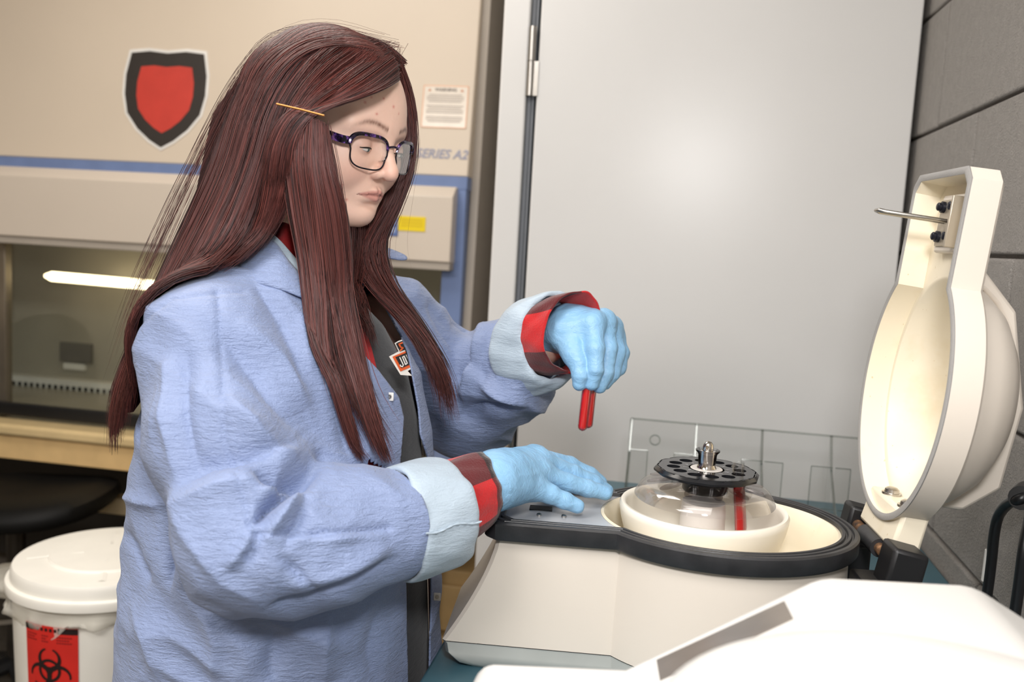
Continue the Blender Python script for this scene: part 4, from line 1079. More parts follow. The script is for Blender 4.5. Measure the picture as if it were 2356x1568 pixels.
# body: head, neck, trunk and arms in one skin mesh (fingers are inside the gloves), legs under the trousers
V, Q = surface_nets(lambda p: head_sdf(p), (-.125, -.10, -.16), (.125, .10, .135), .0014)
Vh = V.copy()
lo = np.min([shN, elN, wrN, shF, elF, wrF, neckB], axis=0)-.12; hi = np.max([shN, elN, wrN, shF, elF, wrF, neckB], axis=0)+.12
Tt = np.array([.885, .745, .665])
def face_tint(q):
    x, y, z = q.T; ay = np.abs(y); c_ = np.tile(np.array(srgb(248, 210, 190)[:3]), (len(q), 1))
    def blend(m_, col): 
        nonlocal c_; m_ = np.clip(m_, 0, 1)[:, None]; c_ = c_*(1-m_)+np.array(srgb(*col)[:3])*m_
    blend(.35*np.exp(-(((ay-.040)/.02)**2+((z+.034)/.018)**2))*(x > .03), (222, 160, 142))
    blend(.35*np.exp(-((ay/.014)**2+((z+.028)/.012)**2))*(x > .085), (222, 156, 140))
    lz = .0085*np.clip(1-ay/.024, 0, 1)**.6; lip = np.clip((lz-np.abs(z+.0555+.06*ay*.3))/.0022, 0, 1)*(x > .066); blend(lip*.75, (202, 132, 124)); blend(np.exp(-((z+.0550+.0016*(ay/.02)**2)/.0009)**2)*(ay < .0245)*(x > .066)*.8, (132, 74, 70))
    bz_ = .0200+.0045*np.clip((ay-.012)/.016, 0, 1)-.010*np.clip((ay-.034)/.018, 0, 1)**1.5
    br = np.exp(-((z-bz_)/.0030)**2)*(ay > .011)*(ay < .052)*(x > .045)*(.85+.3*vnoise(q*np.array([900, 900, 300]))); blend(br*.95*np.clip((.054-ay)/.02, 0, 1), (122, 86, 72))
    eye = np.exp(-((ay-.031)/.014)**4-((z-.001)/.012)**4)*(x > .06); blend(eye*.30, (196, 138, 124))
    for sy, sz, r_ in ((-.006, .046, .0016), (-.028, .034, .0013), (-.020, .052, .0011), (-.040, .043, .0012), (.004, .040, .0010), (-.034, .050, .0010), (-.03, -.066, .0012), (-.043, -.05, .001)):
        blend(.8*np.exp(-((y-sy)**2+(z-sz)**2)/r_**2)*(x > .03), (206, 96, 84))
    return c_
# trunk + arms at a coarser grid, head fine; joined in one mesh with overlap welded at the neck by clipping
Vb, Qb = surface_nets(lambda p: body_sdf(p), np.minimum(lo, [TC[0]-.25, TC[1]-.25, .62]), np.maximum(hi, Hw((0, 0, -.07))+.05), .008)
Vb_l = Hl(Vb); Tb = tris(Qb); Vb, Tb = clip_mesh(Vb, Tb, -(Vb_l[:, 2]+.135))
Th = tris(Q); Vh2, Th2 = clip_mesh(Vh, Th, Vh[:, 2]+.139)
legs = []
Vall = np.vstack([Hw(Vh2), Vb]); Tall = np.vstack([Th2, Tb+len(Vh2)])
body = put(big_mesh('body', Vall, Tall, skin.m)); vcol(body, 'tint', np.vstack([face_tint(Vh2), np.tile(np.array(srgb(248, 210, 190)[:3]), (len(Vb), 1))]))
# eyes: slit of eye under the lowered lid and lashes
dk = simple('lash_brown', srgb(42, 28, 24), .6); ew = simple('eye_white', srgb(214, 204, 198), .25); ei = simple('iris', srgb(70, 84, 84), .2)
for s_ in (-1, 1):
    P = [Hw((.0725+.0134*math.cos(t)*math.cos(e), s_*.031+.0134*math.sin(t), -.003+.0134*math.cos(t)*math.sin(e))) for t, e in zip(np.linspace(-.85, .85, 15), -.22+.16*np.cos(np.linspace(-1.6, 1.6, 15)))]
    put(MB().tube(P, [.0003+.0007*math.sin(math.pi*(i+.5)/15) for i in range(15)], 8).build('lashes', dk))
    P = [Hw((.0725+.0120*math.cos(t)*math.cos(e), s_*.031+.0120*math.sin(t), -.003+.0120*math.cos(t)*math.sin(e))) for t, e in zip(np.linspace(-.62, .62, 13), -.36+.10*np.cos(np.linspace(-1.6, 1.6, 13)))]
    put(MB().tube(P, [.0002+.0024*math.sin(math.pi*(i+.5)/13) for i in range(13)], 8).build('eyeball', ew))
    put(MB().tube(P[4:9], [.0012, .0026, .0029, .0026, .0012], 10).build('iris', ei))

# ---- glasses
gl = NT('tortoise_purple'); nn = gl.noise(130, 3, .6, None, 1.0); gl.base(gl.ramp(nn, [(.46, srgb(18, 14, 24)), (.56, srgb(46, 28, 70)), (.66, srgb(120, 78, 160))])); gl.set(Roughness=.12)
wire = simple('dark_wire', srgb(38, 34, 44), .3, .6)
lensm = clear('lens', (.97, .97, .97), .02, .01, .22)
glasses = bpy.data.objects.new('glasses', None); COL.objects.link(glasses); put(glasses); glasses['label'] = 'dark purple browline glasses'
def lens_pt(s, u, v, off=0.):   # u across 0..1 outward, v up
    y = s*(.0085+.0505*u); x = .0955-.015*u**1.6-.0012*v/.02+off; return Hw((x, y, -.008+v))
def lens_loop(s, n=44, k=1.0):
    L_ = []
    for i in range(n):
        t = 2*math.pi*i/n; cu, su = math.cos(t), math.sin(t)
        u = .5+.5*k*math.copysign(abs(cu)**.62, cu)*(1 if su > 0 else .90-.0*cu); v = .0185*k*math.copysign(abs(su)**.62, su)*(1 if su > 0 else 1.0)
        L_.append((u, v))
    return L_
for s_ in (-1, 1):
    lp = lens_loop(s_); P = [lens_pt(s_, u, v) for u, v in lp]
    b = MB(); k = len(P); b.V = [tuple(x) for x in P]+[tuple(lens_pt(s_, .5, 0, .0008))]; b.F = [(i, (i+1) % k, k) for i in range(k)]
    o = b.build('lens', lensm, None, smooth=180); o.parent = glasses; 
    o = MB().tube(P+P[:2], .0009, 8, cap=False).build('rim', wire, None); o.parent = glasses
    top = [P[i] for i in range(1, k//2)]
    o = MB().tube(top, [.0015+.0014*(1-i/(len(top)-1)) for i in range(len(top))], 8).build('brow_bar', gl.m, None); o.parent = glasses
    # temple
    tp = [lens_pt(s_, 1.0, .008)+.0, Hw((.072, s_*.0655, .000)), Hw((.050, s_*.0705, .002)), Hw((.02, s_*.0735, .005)), Hw((-.015, s_*.0765, .008)), Hw((-.035, s_*.0765, -.004))]
    b = MB(); tp = catmull(tp, 5)
    for i in range(len(tp)-1):
        h0 = .0084 if i < 14 else .005; h1 = .0084 if i+1 < 14 else .005
        up_ = HZ; o_ = HY*s_*.0012
        q = [tp[i]-up_*h0*.5-o_, tp[i+1]-up_*h1*.5-o_, tp[i+1]-up_*h1*.5+o_, tp[i]-up_*h0*.5+o_]; w = [tp[i]+up_*h0*.5-o_, tp[i+1]+up_*h1*.5-o_, tp[i+1]+up_*h1*.5+o_, tp[i]+up_*h0*.5+o_]
        b.hexa(q, w)
    o = b.build('temple', gl.m, None, smooth=None); o.parent = glasses
    o = MB().tube([lens_pt(s_, .06, -.004), Hw((.094, s_*.0085, -.014)), Hw((.091, s_*.0095, -.015))], .0005, 6).build('pad_arm', M['steel'], None); o.parent = glasses
    o = MB().lathe([(.0, -.0008), (.0028, -.0006), (.0028, .0006), (0, .0008)], 12, Hw((.090, s_*.0095, -.016))).build('nose_pad', lensm, None); o.parent = glasses
o = MB().tube([lens_pt(-1, .02, .009), Hw((.0985, -.004, .003)), Hw((.0985, .004, .003)), lens_pt(1, .02, .009)], .0013, 8).build('bridge', gl.m, None); o.parent = glasses

# ---- coat
lo = np.array([min(TC[0]-.26, elN[0]-.12, shN[0]-.12), min(shN[1], elN[1], TC[1]-.25)-.12, .60]); hi = np.array([U_(1260, 800, 1.15)[0]+.07, max(elF[1]+.12, TC[1]+.26), neckB[2]+.03])
V, Q = surface_nets(coat_sdf, lo, hi, .0032); T = tris(Q)
N = vnormals(V, T); px = project(V); view = CAM-V; view /= np.linalg.norm(view, axis=1)[:, None]; face = np.einsum('ij,ij->i', N, view)
vis = np.clip(face*3+.3, 0, 1)
# sleeve or trunk? near sleeve hides trunk: mark vertices on the near sleeve
dn = s_chain(V, [shN, elN, U_(905, 1206, .905)], [.066, .074, .0535])
on_near = np.clip(1-(dn-.008)/.014, 0, 1); on_trunk = 1-on_near
df_ = s_chain(V, [shF, elF, U_(1235, 797, 1.15)], [.060, .076, .051]); on_far = np.clip(1-(df_-.010)/.014, 0, 1)
disp = np.zeros(len(V))
def fold(P, amp, width, mask, side=0.0, taper=True):
    """ridge (amp>0) or valley along a polyline of the photo, width in pixels"""
    d, t, sd = seg_dist(px[:, 0], px[:, 1], P); w = width*np.where(sd > 0, 1+side, 1-side)
    e = np.exp(-np.abs(d/(w*.85))**1.3)*(np.sin(np.pi*np.clip(t*.96+.02, 0, 1))**.6 if taper else 1)
    disp[:] += 1.9*amp*e*mask*vis
mm = .001
# near sleeve
fold([(500, 668), (512, 860), (516, 1010), (560, 1130), (575, 1222)], -1.6*mm, 7, on_near, 0, False)
fold([(312, 752), (395, 690), (500, 672), (560, 672)], -1.5*mm, 6, on_near, 0, False)
fold([(512, 770), (600, 850), (700, 985)], -9*mm, 34, on_near, .35)
fold([(540, 740), (640, 830), (720, 930)], 7*mm, 36, on_near)
fold([(520, 905), (600, 1000), (690, 1050)], 8*mm, 34, on_near)
fold([(400, 1118), (470, 1070), (560, 1050), (690, 1010)], -8*mm, 24, on_near, -.4)
fold([(405, 1160), (500, 1120), (600, 1100)], 6*mm, 30, on_near)
fold([(588, 1078), (650, 1106), (735, 1056)], -16*mm, 20, on_near)
fold([(570, 1215), (620, 1160), (690, 1105), (740, 1062)], -14*mm, 16, on_near)
fold([(600, 1130), (650, 1118), (700, 1085)], 8*mm, 16, on_near)
fold([(610, 1240), (650, 1180), (700, 1110)], 8*mm, 18, on_near)
fold([(655, 1255), (690, 1200), (710, 1120)], -5*mm, 14, on_near)
fold([(580, 1226), (730, 1228), (895, 1214)], -3.0*mm, 7, on_near, 0, False)
fold([(600, 1240), (740, 1243), (895, 1228)], 2.6*mm, 10, on_near)
fold([(520, 1310), (570, 1250), (590, 1160)], 7*mm, 22, on_near)
fold([(560, 1300), (600, 1220)], -5*mm, 16, on_near)
fold([(620, 1400), (720, 1372), (900, 1282)], -7*mm, 14, on_near, .3)
fold([(660, 1345), (780, 1320), (895, 1255)], 5*mm, 26, on_near)
fold([(640, 1275), (700, 1330), (730, 1350)], -4*mm, 14, on_near)
fold([(390, 820), (372, 960), (400, 1100)], 5*mm, 20, on_near)
fold([(430, 800), (420, 950), (440, 1080)], -4*mm, 16, on_near)
fold([(580, 640), (650, 740), (705, 880)], -6*mm, 18, on_near+.3*on_trunk)
fold([(620, 650), (690, 730), (720, 850)], 5*mm, 16, on_near+.6*on_trunk)
fold([(390, 1120), (430, 1230), (510, 1340), (600, 1392)], 4*mm, 26, on_near)
# trunk, back and skirt
fold([(345, 1010), (375, 1060), (400, 1150), (440, 1230)], -9*mm, 20, on_trunk)
fold([(275, 1130), (330, 1155), (390, 1160)], 5*mm, 16, on_trunk)
fold([(285, 1210), (310, 1270), (340, 1340)], -6*mm, 14, on_trunk)
fold([(420, 1190), (400, 1270), (395, 1350)], -8*mm, 12, on_trunk)
fold([(440, 1200), (430, 1280), (440, 1350)], 6*mm, 18, on_trunk)
fold([(300, 1380), (350, 1470), (370, 1568)], 6*mm, 30, on_trunk)
fold([(480, 1400), (500, 1480), (490, 1568)], 6*mm, 34, on_trunk)
fold([(760, 1420), (740, 1500), (750, 1568)], 7*mm, 36, on_trunk)
fold([(640, 1440), (620, 1520), (630, 1568)], -5*mm, 30, on_trunk)
fold([(870, 1400), (850, 1500), (860, 1568)], -4*mm, 26, on_trunk)
fold([(760, 800), (790, 900), (800, 1060)], -4*mm, 18, on_trunk)
fold([(840, 880), (850, 980), (840, 1060)], 4*mm, 18, on_trunk)
# far sleeve
fold([(985, 690), (1030, 760), (1100, 860)], -8*mm, 20, on_far)
fold([(1090, 700), (1068, 790), (1050, 900)], -10*mm, 18, on_far)
fold([(1115, 740), (1085, 810), (1065, 930)], 7*mm, 16, on_far)
fold([(1150, 730), (1115, 800), (1110, 880)], -8*mm, 14, on_far)
fold([(1110, 885), (1150, 905), (1210, 925)], 7*mm, 14, on_far)
fold([(1000, 670), (1060, 690), (1105, 720)], 6*mm, 22, on_far)
fold([(1040, 690), (1055, 730), (1060, 770)], -6*mm, 12, on_far)
fold([(1060, 960), (1110, 930), (1180, 930)], -6*mm, 16, on_far)
# random crumple
cr1 = 1-2*np.abs(vnoise(V*np.array([9, 9, 6])+3.1)); cr2 = 1-2*np.abs(vnoise(V*np.array([22, 22, 15])+7.7)); cr3 = vnoise(V*48.0)
Dg = np.stack([(V@RT+V@UP*.75)*7, (V@RT-V@UP*.75)*22, V@FW*10], 1); cr4 = 1-2*np.abs(vnoise(Dg+2.3)); Dg2 = np.stack([(V@RT-V@UP*.6)*9, (V@RT*.6+V@UP)*26, V@FW*12], 1); cr5 = 1-2*np.abs(vnoise(Dg2+5.9))
cr1, cr2, cr4, cr5 = [c-.35 for c in (cr1, cr2, cr4, cr5)]
disp += (.0050*cr1+.0026*cr2+.0007*cr3+.0070*cr4*np.clip(.5+1.4*vnoise(V*6), 0, 1)+.0062*cr5*np.clip(.5-1.4*vnoise(V*6), 0, 1))*np.clip(.6+.9*vnoise(V*5+11), .15, 1.1)
disp = np.where(on_trunk > .5, np.maximum(disp, -.0075), disp)
V = V+N*disp[:, None]
# openings: neck, front, cuffs, hem
OPEN = [(655, 470), (662, 590), (715, 668), (800, 775), (870, 850), (918, 912), (930, 960), (922, 1060), (925, 1200), (935, 1350), (940, 1600), (988, 1600), (994, 1350), (990, 1150), (986, 1052), (969, 997), (965, 940), (954, 879), (946, 837), (939, 806), (923, 768), (880, 690), (862, 640), (860, 560), (850, 470)]
px = project(V); f_ = (V-TC)@FRT; frontal = (f_ > .035) & (on_near < .5)
sd = poly_sd(px[:, 0], px[:, 1], OPEN); s1 = np.where(frontal, sd, 200.0)
neck_d = np.linalg.norm((V-neckB)-np.outer((V-neckB)@HZ, HZ), axis=1); s2 = np.where(V[:, 2] > neckB[2]-.045, (neck_d-.062)*2000, 200)
axn = U_(1035, 1178, .945)-U_(909, 1206, .90); axn /= np.linalg.norm(axn); s3 = np.where(dn < .05, -((V-U_(915, 1205, .905))@axn)*2000, 200)
s3 = np.where(((V-elN)@axn > .05) & (on_near > .02), s3, 200)
axf = U_(1285, 775, 1.125)-U_(1205, 800, 1.16); axf /= np.linalg.norm(axf); s4 = np.where(on_far > .3, -((V-U_(1218, 798, 1.155))@axf)*2000, 200)
s5 = (V[:, 2]-.64)*2000
s_all = np.minimum.reduce([s1, s2, s3, s4, s5])
Vc, Tc = clip_mesh(V, T, s_all)
coat = put(big_mesh('lab_coat', Vc, Tc, M['coat'])); coat['label'] = 'blue crinkled disposable lab coat'
so = coat.modifiers.new('cloth', 'SOLIDIFY'); so.thickness = .0022; so.offset = -1

# shirt layers under the open coat
def shell(name, off, mat, polys, crumple=.0015, zmin=.60, ztop=None):
    V, Q = surface_nets(lambda p: smin(torso_sdf(p, off), s_chain(p, [neckB+np.array([0, 0, -.06])-FRT*.01, neckB+np.array([0, 0, -.03])], [.075+off, .060+off]), .04), (TC[0]-.25, TC[1]-.25, zmin), (TC[0]+.25, TC[1]+.25, neckB[2]+.0), .006)
    T = tris(Q); N = vnormals(V, T); V = V+N*(crumple*(1-2*np.abs(vnoise(V*np.array([14, 14, 7])))))[:, None]
    pxx = project(V); f_ = (V-TC)@FRT; s_ = np.full(len(V), 100.)
    if polys is not None: s_ = np.where(f_ > .03, poly_sd(pxx[:, 0], pxx[:, 1], polys), 100.)
    s_ = np.minimum(s_, (neckB[2]-.012-V[:, 2])*2000)
    V, T = clip_mesh(V, T, s_); return put(big_mesh(name, V, T, mat))
tee = shell('t_shirt', -.014, M['tee'], None)
fl = shell('flannel_shirt', -.011, M['red'], [(690, 470), (760, 640), (850, 780), (880, 900), (880, 1100), (885, 1600), (990, 1600), (980, 1100), (965, 900), (905, 760), (872, 690), (835, 640), (830, 470)])
trs = surface_nets(lambda p: smin(smin(s_ell(p, PEL+np.array([0, 0, -.02]), (.165, .165, .13)), s_chain(p, [PEL-LAT*.085, PEL-LAT*.095+np.array([0, 0, -.36])+FRT*.02, np.array([*(PEL-LAT*.10)[:2], .07])], [.105, .075, .062]), .03), s_chain(p, [PEL+LAT*.085, PEL+LAT*.095+np.array([0, 0, -.36])+FRT*.02, np.array([*(PEL+LAT*.10)[:2], .07])], [.105, .075, .062]), .03), (PEL[0]-.3, PEL[1]-.3, .02), (PEL[0]+.3, PEL[1]+.3, 1.0), .012)
put(big_mesh('trousers', trs[0], tris(trs[1]), M['denim']))
for s_ in (-1, 1):
    b0_ = np.array([*(PEL+LAT*.10*s_)[:2], 0]); sh_ = surface_nets(lambda p: np.maximum(s_chain(p, [b0_+[0, 0, .04]-FRT*.05, b0_+[0, 0, .045]+FRT*.02, b0_+[0, 0, .03]+FRT*.15], [.045, .05, .036]), .001-p[..., 2]), b0_-[.25, .25, .0], b0_+[.25, .25, .14], .007)
    put(big_mesh('shoe', sh_[0], tris(sh_[1]), M['shoe']))

def trace(px_, py_, fn, d0=.6, d1=1.7):
    """distance along the camera ray to a distance field"""
    v = ray(px_, py_); d = d0
    for _ in range(90):
        s_ = float(fn((CAM+v*d)[None])[0])
        if s_ < .0006: return d
        d += max(s_*.7, .0006)
        if d > d1: return None
    return d
# shirt print: bar-and-shield lettering panel, cut off by the coat edge
def tee_pt(px_, py_, off=.004):
    d = trace(px_, py_, lambda p: torso_sdf(p, -.014)-off) or 1.0; return Ud(px_, py_, d)
inkw = simple('print_white', srgb(226, 222, 216), .6); inko = simple('print_orange', srgb(214, 92, 40), .6); inkk = simple('print_black', srgb(30, 30, 32), .7)
c0 = tee_pt(930, 826, .0); e_ = .003; tsd = lambda p: torso_sdf(p, -.014)
n0 = np.array([float(tsd((c0+np.eye(3)[k]*e_)[None])[0]-tsd((c0-np.eye(3)[k]*e_)[None])[0]) for k in range(3)]); n0 /= np.linalg.norm(n0)
def pr_pt(x, y, off):      # point of the flat print, lying just off the shirt front
    v = ray(x, y); o_ = c0+n0*off; return CAM+v*(((o_-CAM)@n0)/(v@n0))
def crop(P):               # keep the part of the print left of the coat edge
    a, d = np.array([921., 768.]), np.array([33., 111.]); P = [np.array(q, float) for q in P]; s_ = [d[0]*(q[1]-a[1])-d[1]*(q[0]-a[0]) for q in P]; out = []
    for i in range(len(P)):
        j = (i+1) % len(P)
        if s_[i] >= 0: out.append(P[i])
        if (s_[i] >= 0) != (s_[j] >= 0): out.append(P[i]+(P[j]-P[i])*s_[i]/(s_[i]-s_[j]))
    return out
def patch(name, P, mat, off):
    P = crop(P)
    MB_ = MB(); MB_.V = [tuple(pr_pt(x, y, off)) for x, y in P]; MB_.F = [tuple(range(len(P)))]; o = MB_.build(name, mat, None, smooth=None); o.parent = tee; return o
def strokes(name, lines, w, mat, off):
    b = MB()
    for P in lines:
        P = np.array(P, float)
        for i in range(len(P)-1):
            t = P[i+1]-P[i]; t /= np.linalg.norm(t); nn = np.array([-t[1], t[0]])*w/2; t = t*w*.3
            Q4 = crop([P[i]-nn-t, P[i+1]-nn+t, P[i+1]+nn+t, P[i]+nn-t]); k = len(b.V); b.V += [tuple(pr_pt(x, y, off)) for x, y in Q4]
            if len(Q4) > 2: b.F.append(tuple(range(k, k+len(Q4))))
    o = b.build(name, mat, None, smooth=None); o.parent = tee; return o
patch('print_border', [(895, 819.6), (917, 808), (908, 789), (915.7, 784), (932, 778), (962, 790), (970, 838), (946, 848), (938, 853), (948, 864), (921.5, 862)], inkw, .0030)
patch('print_upper_field', [(911, 790), (917, 786.5), (934, 781), (958, 792), (958, 796), (920, 808)], inkk, .0036)
strokes('print_upper_letter', [[(926, 788), (918, 791), (922, 798), (927, 800), (921, 806)]], 3.4, inko, .0042)
patch('print_orange_panel', [(903, 820), (964, 794), (966, 835), (921.5, 854)], inko, .0036)
patch('print_black_panel', [(910, 821), (962, 800), (962, 830), (924, 846)], inkk, .0042)
strokes('print_letters', [[(920, 822), (928, 839), (926, 843), (922, 842), (921, 839)], [(926, 821), (930, 819), (937, 835), (933, 838), (926, 821)], [(935, 816), (943, 833)], [(942, 813), (950, 830)], [(939, 824), (946, 821)]], 2.6, inkw, .0048)

# coat collar flaps and snaps
def coat_d(px_, py_): return trace(px_, py_, coat_sdf)
def flap(name, rows, mat, off=(.004, .010), thick=.002, sub=2):
    """grid of pixel points laid over the coat"""
    R = len(rows); C_ = len(rows[0]); V = []
    for i, r_ in enumerate(rows):
        for (x, y, *e) in r_:
            if e: d = e[0]
            else: d = (coat_d(x, y) or 1.05)-off[0]-(off[1]-off[0])*(i/(R-1))
            V.append(Ud(x, y, d))
    Fc = [(i*C_+j, i*C_+j+1, (i+1)*C_+j+1, (i+1)*C_+j) for i in range(R-1) for j in range(C_-1)]
    o = mesh_obj(name, V, Fc, mat, None, 180); m_ = o.modifiers.new('sub', 'SUBSURF'); m_.levels = m_.render_levels = sub
    m_ = o.modifiers.new('thick', 'SOLIDIFY'); m_.thickness = thick; m_.offset = 0; return put(o)
flap('collar_lining', [[(612, 528, 1.0), (640, 545, .99), (672, 585, .985), (705, 622, .985)], [(605, 545, .995), (640, 575, .985), (680, 620, .98), (715, 655, .98)]], M['coatlite'])
flap('coat_collar', [[(560, 560, 1.0), (612, 540, .99), (640, 560, .975), (660, 600, .97), (712, 652, .975)],
                     [(535, 590, .985), (590, 585, .965), (630, 610, .953), (665, 640, .952), (712, 672, .962)],
                     [(520, 608, .975), (545, 640, .950), (610, 656, .940), (665, 670, .944), (712, 694, .955)]], M['coat'])
flap('coat_collar', [[(845, 575, 1.16), (868, 562, 1.15), (905, 575, 1.15), (936, 588, 1.15)], [(858, 600, 1.145), (880, 590, 1.14), (915, 598, 1.14), (940, 598, 1.145)]], M['coat'])
flap('flannel_collar', [[(628, 528, 1.03), (650, 505, 1.01), (672, 520, 1.0), (700, 545, 1.0)], [(625, 548, 1.02), (655, 570, 1.0), (680, 595, .992), (705, 612, .99)]], M['red'])
for x, y in ((897, 912), (987, 845), (1006, 1372)):
    d = (trace(x, y, lambda p: coat_sdf(p)) or 1.0)-.002; c_ = Ud(x, y, d); nn_ = (CAM-c_); nn_ /= np.linalg.norm(nn_)
    fr_ = np.array(frame((0, 0, 0), FRT*.5+RT, UP))[:3, :3]
    b = MB().box((-.0042, -.0046, -.001), (.0042, .0046, .0012)); b.V = [tuple(c_+fr_@np.array(v)) for v in b.V]
    sn = b.build('snap', M['white'], None, bevel=.0008); sn.parent = coat
    b = MB().lathe([(.0008, .0024), (.0022, .0024), (.0026, .0012)], 14); b.V = [tuple(c_+fr_@np.array(v)) for v in b.V]
    o = b.build('snap_stud', M['steel'], None); o.parent = sn

# ---- cuffs: loose fabric tubes
def sleeve_tube(name, rings, mat, wob=.0015, n=72, thick=.0018, seed=0, uvs=False):
    """rings: (centre, axis, radius along 'up', radius across)"""
    V = []; uv = []; m_ = len(rings); acc = 0
    rs = np.random.default_rng(seed); ph = rs.uniform(0, 6.28, 6)
    for i, (c_, ax, ru, ra) in enumerate(rings):
        ax = np.asarray(ax, float)/np.linalg.norm(ax); up_ = np.array([0, 0, 1.])-ax*ax[2]; up_ /= np.linalg.norm(up_); sd_ = np.cross(ax, up_)
        if i: acc += np.linalg.norm(np.asarray(c_)-np.asarray(rings[i-1][0]))
        for j in range(n):
            t = 2*math.pi*j/n; w = wob*(math.sin(3*t+ph[0]+i*.5)+.7*math.sin(5*t+ph[1]-i*.7)+.5*math.sin(9*t+ph[2]+i*1.1)+.4*math.sin(14*t+ph[3]-i))
            V.append(np.asarray(c_)+up_*(ru+w)*math.cos(t)+sd_*(ra+w)*math.sin(t)+ax*w*.8); uv.append((acc, t*.048))
    Fc = [(i*n+j, i*n+(j+1) % n, (i+1)*n+(j+1) % n, (i+1)*n+j) for i in range(m_-1) for j in range(n)]
    o = mesh_obj(name, V, Fc, mat, None, 180)
    if uvs:
        ul = o.data.uv_layers.new(name='uv'); 
        for p in o.data.polygons:
            for li in p.loop_indices:
                vi_ = o.data.loops[li].vertex_index; u_, v_ = uv[vi_]
                if vi_ % n == 0 and any(o.data.loops[k].vertex_index % n == n-1 for k in p.loop_indices): v_ = 2*math.pi*.048
                ul.data[li].uv = (u_, v_)
    s_ = o.modifiers.new('sub', 'SUBSURF'); s_.levels = s_.render_levels = 1
    s_ = o.modifiers.new('thick', 'SOLIDIFY'); s_.thickness = thick; s_.offset = 0
    return put(o)
def lerp_rings(A, B, k, bulge=0.0):
    out = []
    for i in range(k):
        t = i/(k-1); out.append((A[0]+(B[0]-A[0])*t, A[1]+(B[1]-A[1])*t, A[2]+(B[2]-A[2])*t+bulge*math.sin(math.pi*t), A[3]+(B[3]-A[3])*t+bulge*math.sin(math.pi*t)))
    return out
cA, cB = U_(908, 1207, .905), U_(1036, 1178, .945); ax = cB-cA
axl_ = ax+np.array([0, .0, .0])
sleeve_tube('turned_cuff', [(cA+ax*.12, axl_, .050, .048)]+lerp_rings((cA, axl_, .0572, .055), (cB, axl_, .0562, .053), 7, .002)+[(cB-ax*.02, axl_, .050, .047)], M['coatlite'], .0011, seed=3)
def ring_pt(t, a): 
    c_ = cA+ax*t; up_ = np.array([0, 0, 1.])-axl_*axl_[2]/(axl_@axl_); up_ /= np.linalg.norm(up_); sd_ = np.cross(axl_/np.linalg.norm(axl_), up_); r_ = .0590; return c_+up_*r_*math.cos(a)+sd_*r_*math.sin(a)
put(MB().tube([ring_pt(t, 1.42+.03*math.sin(t*9)) for t in np.linspace(.0, .97, 24)], [.0009+.0004*math.sin(i*2.1) for i in range(24)], 6).build('cuff_seam', M['coatlite'], None))
fA, fB = U_(1015, 1168, .94), U_(1112, 1122, .968); axf2 = fB-fA
sleeve_tube('flannel_cuff', lerp_rings((fA, axf2, .046, .042), (fB, axf2+np.array([0, 0, -.01]), .0365, .034), 7, .001), M['plaid'], .0010, seed=5, uvs=True)
gA, gB = U_(1212, 800, 1.155), U_(1280, 776, 1.125); axg = gB-gA+np.array([0.01, -.045, -.015])
sleeve_tube('turned_cuff', [(gA+axg*.10, axg, .050, .046)]+lerp_rings((gA, axg, .060, .054), (gB, axg, .0575, .050), 7, .003)+[(gB-axg*.02, axg, .050, .046)], M['coatlite'], .0016, seed=8)
hA, hB = U_(1262, 776, 1.125), U_(1322, 765, 1.095); axh = hB-hA+np.array([0.0, -.03, -.015])
sleeve_tube('flannel_cuff', lerp_rings((hA, axh, .046, .042), (hB, axh, .0495, .040), 7, .001), M['plaid'], .0012, seed=9, uvs=True)

# ---- gloves
def glove(name, wrist, palm, fingers, label, rw=.026):
    wrist = [(U_(*w[:3]), w[3]) for w in wrist]
    def fn(p):
        d = s_chain(p, [w[0] for w in wrist], [w[1] for w in wrist])
        for chain in palm: d = smin(d, s_chain(p, [U_(*c[:3]) for c in chain], [c[3] for c in chain]), .012)
        fd = None
        for chain in fingers:
            e = s_chain(p, [U_(*c[:3]) for c in chain], [c[3] for c in chain], .004)
            fd = e if fd is None else smin(fd, e, .0012)
        d = smin(d, fd, .009)
        w = (1-2*np.abs(vnoise(p*np.array([70, 70, 70])+5)))*.0004+(1-2*np.abs(vnoise(p*np.array([30, 45, 110]))))*.0004
        return d-w
    A = np.array([U_(*c[:3]) for ch_ in palm+fingers for c in ch_]+[w[0] for w in wrist])
    V, Q = surface_nets(fn, A.min(0)-.04, A.max(0)+.04, .0015)
    o = put(big_mesh(name, V, tris(Q), M['nitrile'])); o['label'] = label; return o
R_ = .0098
glove('glove', [(1085, 1120, .95, .024), (1125, 1110, .968, .0265), (1165, 1098, .99, .026)],
      [[(1140, 1090, .985, .024), (1228, 1052, 1.055, .0135)], [(1140, 1095, .98, .024), (1240, 1062, 1.04, .0150)], [(1140, 1105, .975, .025), (1240, 1088, 1.022, .0145)], [(1140, 1120, .97, .024), (1222, 1122, 1.00, .0135)],
       [(1150, 1090, 1.0, .020), (1205, 1085, 1.06, .016)]],
      [[(1228, 1052, 1.055, .0125), (1310, 1070, 1.085, .0102), (1356, 1092, 1.095, .0092), (1382, 1110, 1.10, .0080)],
       [(1240, 1062, 1.04, .0130), (1318, 1090, 1.062, .0106), (1365, 1110, 1.072, .0096), (1394, 1128, 1.078, .0084)],
       [(1240, 1088, 1.022, .0125), (1305, 1110, 1.038, .0104), (1352, 1122, 1.047, .0095), (1392, 1133, 1.052, .0082)],
       [(1222, 1122, 1.00, .0118), (1266, 1136, 1.005, .0100), (1298, 1150, 1.008, .0092), (1328, 1164, 1.010, .0078)],
       [(1200, 1085, 1.06, .015), (1250, 1090, 1.10, .011), (1290, 1105, 1.12, .009)]], 'light blue nitrile glove resting on the panel')
